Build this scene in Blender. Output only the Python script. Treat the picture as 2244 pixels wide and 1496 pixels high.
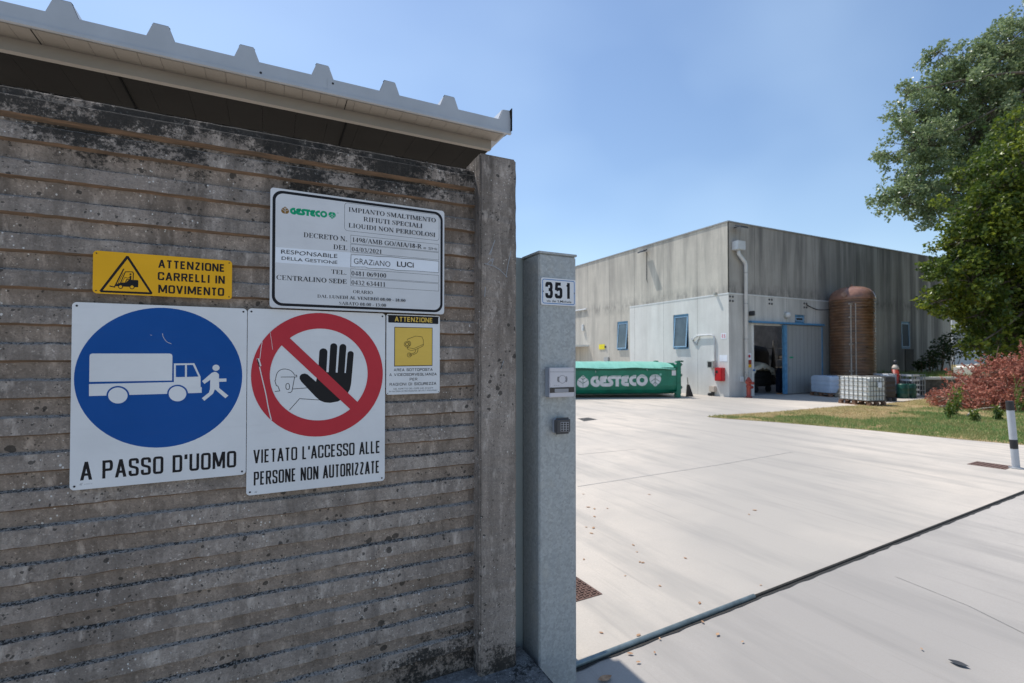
import bpy, bmesh, math, random
from math import sin, cos, pi, radians as R, sqrt, atan2
from mathutils import Vector, noise as mnoise
random.seed(7)
for o in list(bpy.data.objects): bpy.data.objects.remove(o)
scene = bpy.context.scene
COL = scene.collection

# ------------------------------------------------------------------ camera, sky, sun, exposure
# World axes: X runs along the boundary wall, Y into the yard, Z up.  Metres.
YAW, PITCH, EYE = 26.3, 0.9, 1.65
cam = bpy.data.cameras.new("camera"); camo = bpy.data.objects.new("camera", cam); COL.objects.link(camo)
camo.location = (0, 0, EYE); camo.rotation_euler = (R(90 + PITCH), 0, R(-YAW))
cam.sensor_width = 36; cam.lens = 1072 / 2244 * 36; cam.shift_y = 18 / 2244
cam.clip_start = 0.05; cam.clip_end = 3000
cam.dof.use_dof = True; cam.dof.focus_distance = 2.1; cam.dof.aperture_fstop = 4.0
scene.camera = camo

SUN = Vector((0.20, -0.46, -1.0)).normalized()          # direction the light travels
ELEV = math.asin(-SUN.z); AZ = atan2(-SUN.x, -SUN.y)      # where the sun stands
world = bpy.data.worlds.new("World"); scene.world = world; world.use_nodes = True
wt = world.node_tree; wt.nodes.clear()
sky = wt.nodes.new("ShaderNodeTexSky"); sky.sky_type = 'NISHITA'; sky.sun_disc = False
sky.sun_elevation = ELEV; sky.sun_rotation = AZ
sky.air_density = 1.15; sky.dust_density = 0.45; sky.ozone_density = 2.6; sky.altitude = 40
bg = wt.nodes.new("ShaderNodeBackground"); bg.inputs[1].default_value = 0.143
wo = wt.nodes.new("ShaderNodeOutputWorld")
tc = wt.nodes.new("ShaderNodeTexCoord"); mp = wt.nodes.new("ShaderNodeMapping"); mp.inputs['Scale'].default_value = (1.2, 2.4, 3.0)
nz = wt.nodes.new("ShaderNodeTexNoise"); nz.inputs['Scale'].default_value = 1.1; nz.inputs['Detail'].default_value = 3; nz.inputs['Roughness'].default_value = .42
rp = wt.nodes.new("ShaderNodeValToRGB"); rp.color_ramp.elements[0].position = .48; rp.color_ramp.elements[1].position = .95
rp.color_ramp.elements[1].color = (.3, .3, .3, 1)
mx = wt.nodes.new("ShaderNodeMix"); mx.data_type = 'RGBA'; mx.inputs[7].default_value = (5.9, 7.5, 8.8, 1)
L = wt.links.new
L(tc.outputs['Generated'], mp.inputs[0]); L(mp.outputs[0], nz.inputs[0]); L(nz.outputs[0], rp.inputs[0]); L(rp.outputs[0], mx.inputs[0])
L(sky.outputs[0], mx.inputs[6]); L(mx.outputs[2], bg.inputs[0]); L(bg.outputs[0], wo.inputs[0])
sl = bpy.data.lights.new("sun", 'SUN'); sl.energy = 4.2; sl.angle = R(.53); sl.color = (1, .955, .89)
so = bpy.data.objects.new("sun", sl); COL.objects.link(so); so.rotation_euler = SUN.to_track_quat('-Z', 'Y').to_euler()
vs = scene.view_settings; vs.view_transform = 'Standard'; vs.look = 'None'; vs.exposure = 0.2; vs.gamma = 1; vs.use_curve_mapping = False
scene.cycles.max_bounces = 8; scene.cycles.diffuse_bounces = 4; scene.cycles.transparent_max_bounces = 8

# ------------------------------------------------------------------ measuring helper: a pixel of the photograph to a point on a real plane
_f = Vector((sin(R(YAW)) * cos(R(PITCH)), cos(R(YAW)) * cos(R(PITCH)), sin(R(PITCH))))
_r = Vector((cos(R(YAW)), -sin(R(YAW)), 0)); _u = _r.cross(_f)
def on(px, py, axis, v):
    d = _f * 1072 + _r * (px - 1122) + _u * (766 - py); o = Vector((0, 0, EYE))
    return o + d * ((v - o[axis]) / d[axis])
def gnd(px, py, z=0): return on(px, py, 2, z)

# ------------------------------------------------------------------ materials
class NT:
    def __init__(s, name):
        s.m = bpy.data.materials.new(name); s.m.use_nodes = True; s.t = s.m.node_tree; s.t.nodes.clear()
        s.out = s.t.nodes.new("ShaderNodeOutputMaterial"); s.b = s.t.nodes.new("ShaderNodeBsdfPrincipled")
        s.t.links.new(s.b.outputs[0], s.out.inputs[0]); s.pos = s.t.nodes.new("ShaderNodeNewGeometry").outputs['Position']
        s.obj = s.t.nodes.new("ShaderNodeTexCoord").outputs['Object']
    def set(s, sock, v):
        if isinstance(v, bpy.types.NodeSocket): s.t.links.new(v, sock)
        elif isinstance(v, (tuple, list)) and len(v) == 3 and sock.type == 'RGBA': sock.default_value = (*v, 1)
        else: sock.default_value = v
    def map(s, v, sc, loc=(0, 0, 0), rot=(0, 0, 0)):
        n = s.t.nodes.new("ShaderNodeMapping"); n.inputs[3].default_value = sc; n.inputs[1].default_value = loc; n.inputs[2].default_value = rot
        s.t.links.new(v, n.inputs[0]); return n.outputs[0]
    def noise(s, v, scale, detail=4, rough=.55, dist=0):
        n = s.t.nodes.new("ShaderNodeTexNoise"); n.inputs['Scale'].default_value = scale; n.inputs['Detail'].default_value = detail
        n.inputs['Roughness'].default_value = rough; n.inputs['Distortion'].default_value = dist; s.t.links.new(v, n.inputs['Vector']); return n.outputs['Fac']
    def voro(s, v, scale, rand=1.0, out='Distance'):
        n = s.t.nodes.new("ShaderNodeTexVoronoi"); n.inputs['Scale'].default_value = scale; n.inputs['Randomness'].default_value = rand
        s.t.links.new(v, n.inputs['Vector']); return n.outputs[out]
    def ramp(s, f, a, b, lo=0., hi=1.):
        n = s.t.nodes.new("ShaderNodeMapRange"); n.clamp = True
        for i, x in ((0, f), (1, a), (2, b), (3, lo), (4, hi)): s.set(n.inputs[i], x)
        return n.outputs[0]
    def mix(s, f, a, b, mode='MIX'):
        n = s.t.nodes.new("ShaderNodeMix"); n.data_type = 'RGBA'; n.blend_type = mode
        s.set(n.inputs[0], f); s.set(n.inputs[6], a); s.set(n.inputs[7], b); return n.outputs[2]
    def math(s, op, a, b=0.0, c=0.0):
        n = s.t.nodes.new("ShaderNodeMath"); n.operation = op; s.set(n.inputs[0], a); s.set(n.inputs[1], b); s.set(n.inputs[2], c); return n.outputs[0]
    def xyz(s, v):
        n = s.t.nodes.new("ShaderNodeSeparateXYZ"); s.t.links.new(v, n.inputs[0]); return n.outputs
    def bump(s, h, strength=.3, dist=.01):
        n = s.t.nodes.new("ShaderNodeBump"); n.inputs['Strength'].default_value = strength; n.inputs['Distance'].default_value = dist
        s.t.links.new(h, n.inputs['Height']); s.t.links.new(n.outputs[0], s.b.inputs['Normal'])
    def fin(s, col, rough=.7, metal=0., spec=.5):
        s.set(s.b.inputs['Base Color'], col); s.set(s.b.inputs['Roughness'], rough); s.set(s.b.inputs['Metallic'], metal)
        s.set(s.b.inputs['Specular IOR Level'], spec); return s.m
M = {}
def plain(name, col, rough=.6, metal=0., spec=.5, var=.12, scale=8, bump=0.):
    n = NT(name); v = n.noise(n.obj, scale, 5, .6)
    c = n.mix(n.ramp(v, .35, .7), tuple(x * (1 - var) for x in col), tuple(min(1, x * (1 + var)) for x in col))
    if bump: n.bump(n.noise(n.obj, scale * 6, 4), bump, .004)
    M[name] = n.fin(c, rough, metal, spec); return M[name]

def concrete_old(name, base, tint, bl_lo, bl_hi, ztop=None):
    """old precast concrete: mottled grey brown with lichen spots, pale grains and black growth"""
    n = NT(name); P = n.pos
    big = n.noise(P, 2.2, 5, .6); fine = n.noise(P, 190, 4, .7); mid = n.noise(P, 17, 6, .65)
    c = n.mix(n.ramp(big, .3, .72), base, tint)
    c = n.mix(n.ramp(mid, .35, .75, 0, .65), c, tuple(x * .5 for x in base))
    c = n.mix(n.ramp(fine, .42, .72, 0, .6), c, tuple(x * .5 for x in base))
    gr2 = n.noise(P, 75, 3, .75); c = n.mix(n.ramp(gr2, .50, .68, 0, .55), c, tuple(x * .42 for x in base)); gr3 = n.noise(n.map(P, (1, 1, 1), (5, 5, 5)), 95, 2, .7); c = n.mix(n.ramp(gr3, .60, .72, 0, .6), c, tuple(min(1, x * 1.5) for x in tint))
    stk = n.noise(n.map(P, (14, 14, 1.1)), 1.0, 4, .6)
    c = n.mix(n.ramp(stk, .50, .72, 0, .6), c, tuple(x * .38 for x in base))
    drip = n.noise(n.map(P, (7.5, 7.5, .7), (2, 7, 1)), 1.0, 5, .65); c = n.mix(n.math('MULTIPLY', n.ramp(drip, .47, .64, 0, .8), n.ramp(n.xyz(P)[2], 1.3, 2.4, .45, 1)), c, tuple(x * .22 for x in base))
    blot = n.noise(n.map(P, (1, 1, 1.6), (9, 2, 4)), 3.1, 6, .68); c = n.mix(n.ramp(blot, .54, .70, 0, .55), c, tuple(x * .36 for x in base))
    c = n.mix(n.ramp(n.noise(n.map(P, (26, 26, 9), (3, 8, 1)), 1.0, 4, .65), .56, .74, 0, .6), c, tuple(min(1, x * 1.45) for x in tint))
    wp = n.noise(P, 40, 2)                                     # round lichen spots, sizes vary
    vpos = n.t.nodes.new("ShaderNodeVectorMath"); vpos.operation = 'ADD'; n.t.links.new(P, vpos.inputs[0])
    cmb = n.t.nodes.new("ShaderNodeCombineXYZ"); k = n.math('MULTIPLY', wp, .02)
    for i in range(3): n.t.links.new(k, cmb.inputs[i])
    n.t.links.new(cmb.outputs[0], vpos.inputs[1])
    for sc, th, amt in ((15, .20, .75), (31, .22, .75), (70, .26, .7)):
        d = n.voro(vpos.outputs[0], sc); g = n.noise(P, sc * .22, 2)
        lim = n.ramp(g, .47, .70, 0., th)
        spot = n.math('LESS_THAN', n.math('SUBTRACT', d, n.math('MULTIPLY', n.noise(P, sc * 7, 2), .07)), lim)
        c = n.mix(n.math('MULTIPLY', spot, amt), c, (.028, .027, .025))
    pale = n.voro(n.map(P, (1, 1, .8), (4, 2, 7)), 62); pg = n.noise(P, 8, 3)
    c = n.mix(n.math('LESS_THAN', pale, n.ramp(pg, .42, .72, 0, .24)), c, (.60, .57, .53))
    blk = n.noise(P, 62, 8, .8)
    z = n.xyz(P)[2]
    if ztop:
        thr = n.ramp(z, ztop - .34, ztop, bl_lo, bl_hi); low = n.math('SUBTRACT', n.ramp(z, .26, .62, .19, 0), n.ramp(n.xyz(P)[0], .0, .75, .12, 0))
        thr = n.math('SUBTRACT', thr, n.math('MAXIMUM', low, 0))
    else: thr = bl_lo
    patch = n.math('ADD', n.math('MULTIPLY', blk, .55), n.math('MULTIPLY', n.noise(n.map(P, (1, 1, 1.5)), 4.5, 5, .65), .45))
    c = n.mix(n.ramp(n.math('SUBTRACT', patch, thr), 0, .07, 0, .9), c, (.016, .016, .015))
    n.bump(n.math('ADD', n.math('MULTIPLY', fine, .6), n.math('MULTIPLY', mid, 1.0)), .55, .006)
    M[name] = n.fin(c, .93, 0, .25); return n
concrete_old('wall_concrete', (.335, .275, .232), (.46, .395, .34), .60, .405, 2.49)
concrete_old('grimy_shaded_concrete', (.305, .247, .205), (.42, .352, .30), .60, .405, 2.49)  # recess bands: wall concrete darkened and browned for grime and painted-in shade
concrete_old('post_concrete', (.32, .268, .23), (.45, .395, .35), .62, .58, 2.6)
concrete_old('mossy_concrete', (.20, .20, .20), (.34, .34, .33), .515, .515)
# underside of a ridge: brown algae stain; ledge of a ridge: bluish dust full of black specks
n = NT('ridge_underside'); c = n.mix(n.ramp(n.noise(n.map(n.pos, (3, 30, 30)), 3, 6, .7), .35, .65), (.30, .19, .12), (.13, .10, .075))
n.bump(n.noise(n.pos, 120, 4), .5, .004); M['ridge_underside'] = n.fin(c, .95, 0, .2)
n = NT('ridge_ledge'); sp = n.noise(n.map(n.pos, (1, 1, 1)), 120, 6, .8); gz = n.noise(n.pos, 3.5, 4)
c = n.mix(n.ramp(n.math('ADD', sp, n.math('MULTIPLY', gz, .3)), .63, .72), (.36, .335, .31), (.03, .03, .03)); n.bump(sp, .6, .006); M['ridge_ledge'] = n.fin(c, .95, 0, .2)
n = NT('mossy_top'); sp = n.noise(n.pos, 42, 8, .78); c = n.mix(n.ramp(sp, .46, .56), (.42, .43, .43), (.03, .034, .03)); n.bump(sp, .8, .01); M['mossy_top'] = n.fin(c, .95, 0, .2)

# yard concrete: pale, with grey wear, tyre marks and faint stains
def yard(name, a, b, dark):
    n = NT(name); P = n.pos
    big = n.noise(P, .35, 5, .6, .4); mid = n.noise(P, 2.3, 6, .62); fine = n.noise(P, 60, 5, .7)
    c = n.mix(n.ramp(big, .35, .68), a, b)
    c = n.mix(n.ramp(mid, .45, .78, 0, .32), c, dark)
    X = n.xyz(P); wob = n.math('MULTIPLY', n.math('SUBTRACT', n.noise(P, .5, 4), .5), 3.2)
    dl = n.math('ABSOLUTE', n.math('ADD', n.math('SUBTRACT', n.math('MULTIPLY', X[0], .673), n.math('MULTIPLY', X[1], .74)), n.math('ADD', wob, -.75)))
    c = n.mix(n.ramp(dl, .4, 2.4, .95, 0), c, tuple(x * .5 + y_ * .5 for x, y_ in zip(b, dark)))
    tyre = n.noise(n.map(P, (1.1, .16, 1), (3, 0, 0), (0, 0, R(33))), 2.2, 5, .62, .15)
    c = n.mix(n.ramp(tyre, .48, .72, 0, .7), c, dark)
    t2 = n.noise(n.map(P, (7, .22, 1), (1, 4, 0), (0, 0, R(38))), 2.0, 3, .6, .1)
    c = n.mix(n.ramp(t2, .60, .78, 0, .38), c, tuple(x * .72 for x in dark))
    c = n.mix(n.ramp(fine, .35, .75, 0, .4), c, tuple(x * .62 for x in a)); c = n.mix(n.ramp(n.noise(P, 150, 3, .6), .5, .8, 0, .5), c, tuple(x * .55 for x in a))
    sp = n.voro(P, 6); c = n.mix(n.math('MULTIPLY', n.math('LESS_THAN', sp, n.ramp(n.noise(P, 1.3, 2), .55, .8, 0, .05)), .6), c, (.16, .12, .08))
    n.bump(fine, .25, .003); M[name] = n.fin(c, .88, 0, .25)
yard('yard_concrete', (.60, .53, .45), (.49, .447, .395), (.27, .26, .243))
yard('forecourt_concrete', (.50, .455, .405), (.40, .37, .338), (.235, .224, .21))
plain('earth', (.20, .16, .11), .95, var=.3, scale=3)
plain('groove_grey', (.17, .16, .15), .95); plain('saw_cut', (.42, .40, .37), .95); plain('joint_dark', (.035, .033, .03), .95, var=.4, scale=60)

# warehouse concrete: streaked panels, joints every 2.1 m
def facade(name, base, dirt, ax, off, amt, painted=False, right=False):
    n = NT(name); P = n.pos; X = n.xyz(P)
    big = n.noise(P, .8, 5, .6); c = n.mix(n.ramp(big, .3, .7), base, tuple(x * .84 for x in base))
    st = n.noise(n.map(P, (1.5, 1.5, .16)), 1.2, 6, .6, .3); st2 = n.noise(n.map(P, (4.5, 4.5, .3), (2, 5, 3)), 1.1, 5, .65, .2)
    hz = n.ramp(X[2], 4.2, 7.3, .08, -.02)
    if painted: hz = n.ramp(X[2], 3.2, 4.33, .0, -.07)
    c = n.mix(n.ramp(n.math('SUBTRACT', st, hz), .40, .70, 0, amt), c, dirt)
    c = n.mix(n.ramp(st2, .54, .80, 0, amt * .6), c, dirt)
    if right:
        far = n.ramp(X[0], 21, 27, 0, 1)
        f3 = n.noise(n.map(P, (1.0, 1, .05), (7, 1, 2)), 1.35, 4, .6)
        c = n.mix(n.math('MULTIPLY', n.ramp(f3, .42, .60), n.math('MULTIPLY', far, .65)), c, tuple(x * .6 for x in dirt))
        f4 = n.noise(n.map(P, (1.0, 1, .02), (3, 6, 2)), 2.1, 2, .5)
        c = n.mix(n.math('MULTIPLY', n.ramp(f4, .56, .64), n.math('MULTIPLY', far, .7)), c, tuple(min(1, x * 1.25) for x in base))
    if not painted:                                             # dirt gathers where the bare panels end above the painted band
        lowband = n.ramp(n.math('ABSOLUTE', n.math('SUBTRACT', X[2], 4.42)), 0, .5, 1, 0)
        c = n.mix(n.math('MULTIPLY', lowband, n.ramp(n.noise(n.map(P, (3, 3, 1.2)), 1.1, 5, .7), .42, .62, 0, .75)), c, dirt)
    grain = n.noise(P, 30, 5, .7); c = n.mix(n.ramp(grain, .4, .75, 0, .25), c, dirt)
    ph = n.math('FRACT', n.math('DIVIDE', n.math('SUBTRACT', X[ax], off), 2.1))
    c = n.mix(n.math('MULTIPLY', n.math('LESS_THAN', ph, .012), .55), c, tuple(x * .5 for x in dirt))
    n.bump(grain, .2, .01); M[name] = n.fin(c, .9, 0, .25)
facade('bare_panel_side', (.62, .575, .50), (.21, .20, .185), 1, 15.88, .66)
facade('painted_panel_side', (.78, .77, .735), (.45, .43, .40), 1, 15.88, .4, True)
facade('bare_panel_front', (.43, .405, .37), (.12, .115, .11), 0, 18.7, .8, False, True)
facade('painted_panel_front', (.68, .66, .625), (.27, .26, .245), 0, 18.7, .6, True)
plain('roof_cap', (.27, .265, .26), .5, .0, var=.1)

n = NT('galvanised_steel'); P = n.pos
sp = n.voro(P, 95, 1, 'Color'); g = n.xyz(sp)[0]; str_ = n.noise(n.map(P, (30, 30, 2.4)), 1.5, 5, .6); pt = n.noise(P, 7, 5, .65)
c = n.mix(g, (.33, .34, .335), (.46, .475, .47)); c = n.mix(n.ramp(str_, .4, .7, 0, .5), c, (.36, .385, .40)); c = n.mix(n.ramp(pt, .55, .75, 0, .6), c, (.50, .475, .42))
c = n.mix(n.ramp(n.noise(P, 220, 3, .7), .5, .75, 0, .5), c, (.16, .19, .22))
n.bump(n.noise(P, 60, 4), .08, .002); M['galvanised_steel'] = n.fin(c, n.ramp(pt, .3, .7, .5, .68), .2, .35)
plain('gate_paint', (.36, .40, .385), .45, .0, var=.06, scale=4)
plain('rail_metal', (.20, .25, .265), .45, .4, var=.25, scale=9)
plain('rust', (.13, .075, .058), .85, .1, var=.35, scale=30, bump=.3)
plain('dark_grate', (.10, .095, .09), .8, .1, var=.3, scale=20, bump=.3)
plain('white_sheet', (.40, .425, .46), .5, var=.05)
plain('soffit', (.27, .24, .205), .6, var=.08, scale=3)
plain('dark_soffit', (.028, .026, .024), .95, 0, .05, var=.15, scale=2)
plain('closure_dark', (.012, .012, .012), .95, 0, .03)
def sign_mat(name, col, rough=.32):
    n = NT(name); v = n.noise(n.pos, 5, 5, .6); g = n.noise(n.map(n.pos, (3, 3, 22)), 3, 4)
    c = n.mix(n.ramp(v, .35, .7), col, tuple(x * .90 for x in col)); c = n.mix(n.ramp(g, .55, .8, 0, .22), c, tuple(x * .72 + .02 for x in col))
    M[name] = n.fin(c, n.ramp(v, .3, .7, rough, rough + .2), 0, .16)
sign_mat('sign_white', (.72, .73, .745)); sign_mat('sign_grey_white', (.66, .67, .69)); sign_mat('sign_yellow', (.83, .43, .015)); sign_mat('sign_blue', (.002, .075, .31))
sign_mat('sign_red', (.50, .035, .05)); sign_mat('sign_black', (.012, .012, .015)); sign_mat('sign_pale_yellow', (.74, .50, .10)); sign_mat('tape_white', (.80, .84, .90), .5)
sign_mat('sign_green', (.005, .33, .16)); sign_mat('sign_brown', (.24, .13, .035)); sign_mat('ink', (.03, .03, .035)); sign_mat('number_blue', (.03, .17, .45))
sign_mat('print_grey', (.30, .31, .33)); sign_mat('scratch', (.72, .68, .68), .7)
plain('sign_edge', (.30, .31, .33), .5)
plain('silver_plastic', (.55, .54, .58), .35, .1, var=.04); plain('plastic_side', (.33, .36, .41), .5, var=.05); plain('dark_plastic', (.045, .047, .055), .4, var=.1); plain('key_dark', (.012, .012, .014), .4); plain('display', (.03, .03, .035), .2); plain('key_line', (.28, .28, .30), .5)

plain('green_paint', (.003, .165, .098), .42, var=.2, scale=2.2); plain('green_dark', (.003, .085, .05), .5, var=.25, scale=2)
n = NT('tarp'); w = n.noise(n.map(n.obj, (5, 1.5, 1)), 1.2, 5, .6); c = n.mix(n.ramp(w, .3, .7), (.16, .42, .335), (.21, .50, .41)); n.bump(n.noise(n.map(n.obj, (3.2, 1, 1)), 1.5, 4), .5, .05); M['tarp'] = n.fin(c, .45, 0, .4)
plain('logo_white', (.62, .62, .63), .5, var=.12, scale=4); plain('steel_grey', (.40, .41, .42), .45, .5, var=.1)
plain('blue_frame', (.10, .27, .46), .5, var=.2, scale=6); plain('pale_frame', (.26, .42, .58), .5, var=.1)
n = NT('glass'); n.set(n.b.inputs['Coat Weight'], 1.0); n.set(n.b.inputs['Coat Roughness'], .04); M['glass'] = n.fin(n.mix(n.ramp(n.noise(n.obj, 1.2, 3), .4, .65), (.025, .04, .05), (.06, .085, .10)), .08, 0, .6)
n = NT('door_grey'); P = n.xyz(n.obj); wv = n.math('FRACT', n.math('MULTIPLY', P[0], 3.6)); c = n.mix(n.math('LESS_THAN', wv, .07), (.33, .335, .335), (.15, .155, .16)); c = n.mix(n.ramp(n.noise(n.map(n.obj, (3, 3, .5)), 1.4, 5), .45, .75, 0, .5), c, (.27, .27, .25)); M['door_grey'] = n.fin(c, .55, 0, .4)
plain('white_paint', (.66, .67, .67), .5, var=.08); plain('pipe_white', (.56, .58, .60), .45, var=.08, scale=3)
plain('red_paint', (.52, .02, .025), .4, var=.15); plain('hydrant_red', (.36, .055, .035), .5, var=.25, scale=12); plain('box_grey', (.42, .42, .38), .55, var=.12); plain('black_rubber', (.02, .02, .022), .6)
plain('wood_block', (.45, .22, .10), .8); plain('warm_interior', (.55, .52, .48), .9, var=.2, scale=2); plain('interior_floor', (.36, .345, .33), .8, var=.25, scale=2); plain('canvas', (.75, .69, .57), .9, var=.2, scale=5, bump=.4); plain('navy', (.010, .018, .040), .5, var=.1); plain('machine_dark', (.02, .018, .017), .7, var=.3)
n = NT('tank_brown'); z = n.xyz(n.obj)[2]; wv = n.math('FRACT', n.math('MULTIPLY', z, 7.6)); nn = n.noise(n.map(n.obj, (1.2, 1.2, 5)), 1.6, 6, .6)
c = n.mix(n.ramp(nn, .32, .7), (.05, .022, .010), (.20, .088, .036)); c = n.mix(n.math('MULTIPLY', n.ramp(n.math('ABSOLUTE', n.math('SUBTRACT', wv, .5)), .36, .46), n.ramp(n.noise(n.obj, 2.2, 4), .35, .65, .1, .75)), c, (.34, .22, .14))
c = n.mix(n.ramp(n.noise(n.map(n.obj, (2.5, 2.5, 9), (3, 1, 0)), 1.3, 5, .7), .58, .75, 0, .6), c, (.38, .29, .21)); n.bump(n.math('ABSOLUTE', n.math('SUBTRACT', wv, .5)), .7, .03); M['tank_brown'] = n.fin(c, n.ramp(nn, .3, .7, .25, .5), 0, .6)
plain('tank_dome', (.27, .145, .105), .25, var=.22, scale=3); plain('tank_strip', (.42, .36, .31), .6, var=.25, scale=9)
n = NT('ibc_plastic'); n.set(n.b.inputs['Subsurface Weight'], .0); M['ibc_plastic'] = n.fin(n.mix(n.ramp(n.noise(n.map(n.obj, (1, 1, 4)), 1.3, 4), .35, .7), (.80, .80, .77), (.70, .69, .64)), .35, 0, .4)
plain('ibc_blue', (.50, .58, .70), .35, var=.08, scale=2); plain('ibc_black', (.035, .033, .032), .5, var=.3, scale=3); plain('pallet_wood', (.22, .12, .075), .9, var=.35, scale=12); plain('barrel_green', (.006, .07, .045), .4, var=.15); plain('cylinder_red', (.30, .035, .02), .5, var=.3, scale=9); plain('cream', (.58, .50, .42), .6); plain('stone_dark', (.10, .095, .085), .95, var=.5, scale=6, bump=.6); plain('coping', (.66, .65, .63), .8, var=.06); plain('wood_grey', (.30, .26, .20), .9, var=.3, scale=10)

def leafmat(name, cols, tl=.35, rough=.5, pscale=1.2, spec=.35):
    n = NT(name); r = n.t.nodes.new("ShaderNodeNewGeometry").outputs['Random Per Island']; v = n.noise(n.pos, pscale, 3)
    c = n.mix(r, cols[0], cols[1]); c = n.mix(n.ramp(v, .42, .62, 0, .8), c, cols[2]); n.fin(c, rough, 0, spec)
    tr = n.t.nodes.new("ShaderNodeBsdfTranslucent"); n.t.links.new(c, tr.inputs[0]); ms = n.t.nodes.new("ShaderNodeMixShader"); ms.inputs[0].default_value = tl
    n.t.links.new(n.b.outputs[0], ms.inputs[1]); n.t.links.new(tr.outputs[0], ms.inputs[2]); n.t.links.new(ms.outputs[0], n.out.inputs[0]); M[name] = n.m
leafmat('leaf_poplar', ((.15, .22, .085), (.34, .40, .22), (.19, .26, .11)), .42, .36, .5, .6)
leafmat('leaf_bright', ((.04, .085, .014), (.30, .35, .04), (.05, .095, .018)), .42, .4, .7, .5)
leafmat('leaf_dark', ((.02, .045, .015), (.06, .09, .03), (.03, .055, .02)), .25)
leafmat('leaf_dead', ((.32, .105, .07), (.56, .25, .18), (.40, .15, .105)), .3, .7, 2)
leafmat('grass_green', ((.10, .21, .055), (.22, .33, .10), (.30, .30, .12)), .3, .6, 1.3)
leafmat('grass_dry', ((.46, .32, .16), (.58, .44, .25), (.34, .30, .12)), .3, .8, 1.3)
leafmat('leaf_litter', ((.45, .25, .14), (.28, .16, .09), (.55, .36, .22)), .15, .8, 30)
plain('bark', (.14, .115, .09), .95, var=.4, scale=9, bump=.6); plain('twig', (.20, .14, .10), .9, var=.4, scale=5)
n = NT('lawn_soil'); v = n.noise(n.pos, .9, 6, .65); v2 = n.noise(n.pos, 14, 6, .7); c = n.mix(n.ramp(v, .4, .62), (.22, .21, .08), (.45, .33, .18)); c = n.mix(n.ramp(v2, .4, .7, 0, .45), c, (.17, .14, .07)); n.bump(v2, .8, .04); M['lawn_soil'] = n.fin(c, .97, 0, .1)
plain('far_white', (.55, .56, .58), .7, var=.06, scale=.3); plain('far_dark', (.14, .16, .19), .4)
plain('dull_pane', (.05,.07,.085), .6, spec=.15); plain('cage_dark', (.16,.155,.14), .5, .3); plain('plastic_light', (.42,.44,.47), .5, var=.06); plain('faded_pink', (.62,.30,.33), .6); plain('bright_yellow', (.80,.68,.02), .5)
plain('litter_dark', (.04, .042, .045), .7)

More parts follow.
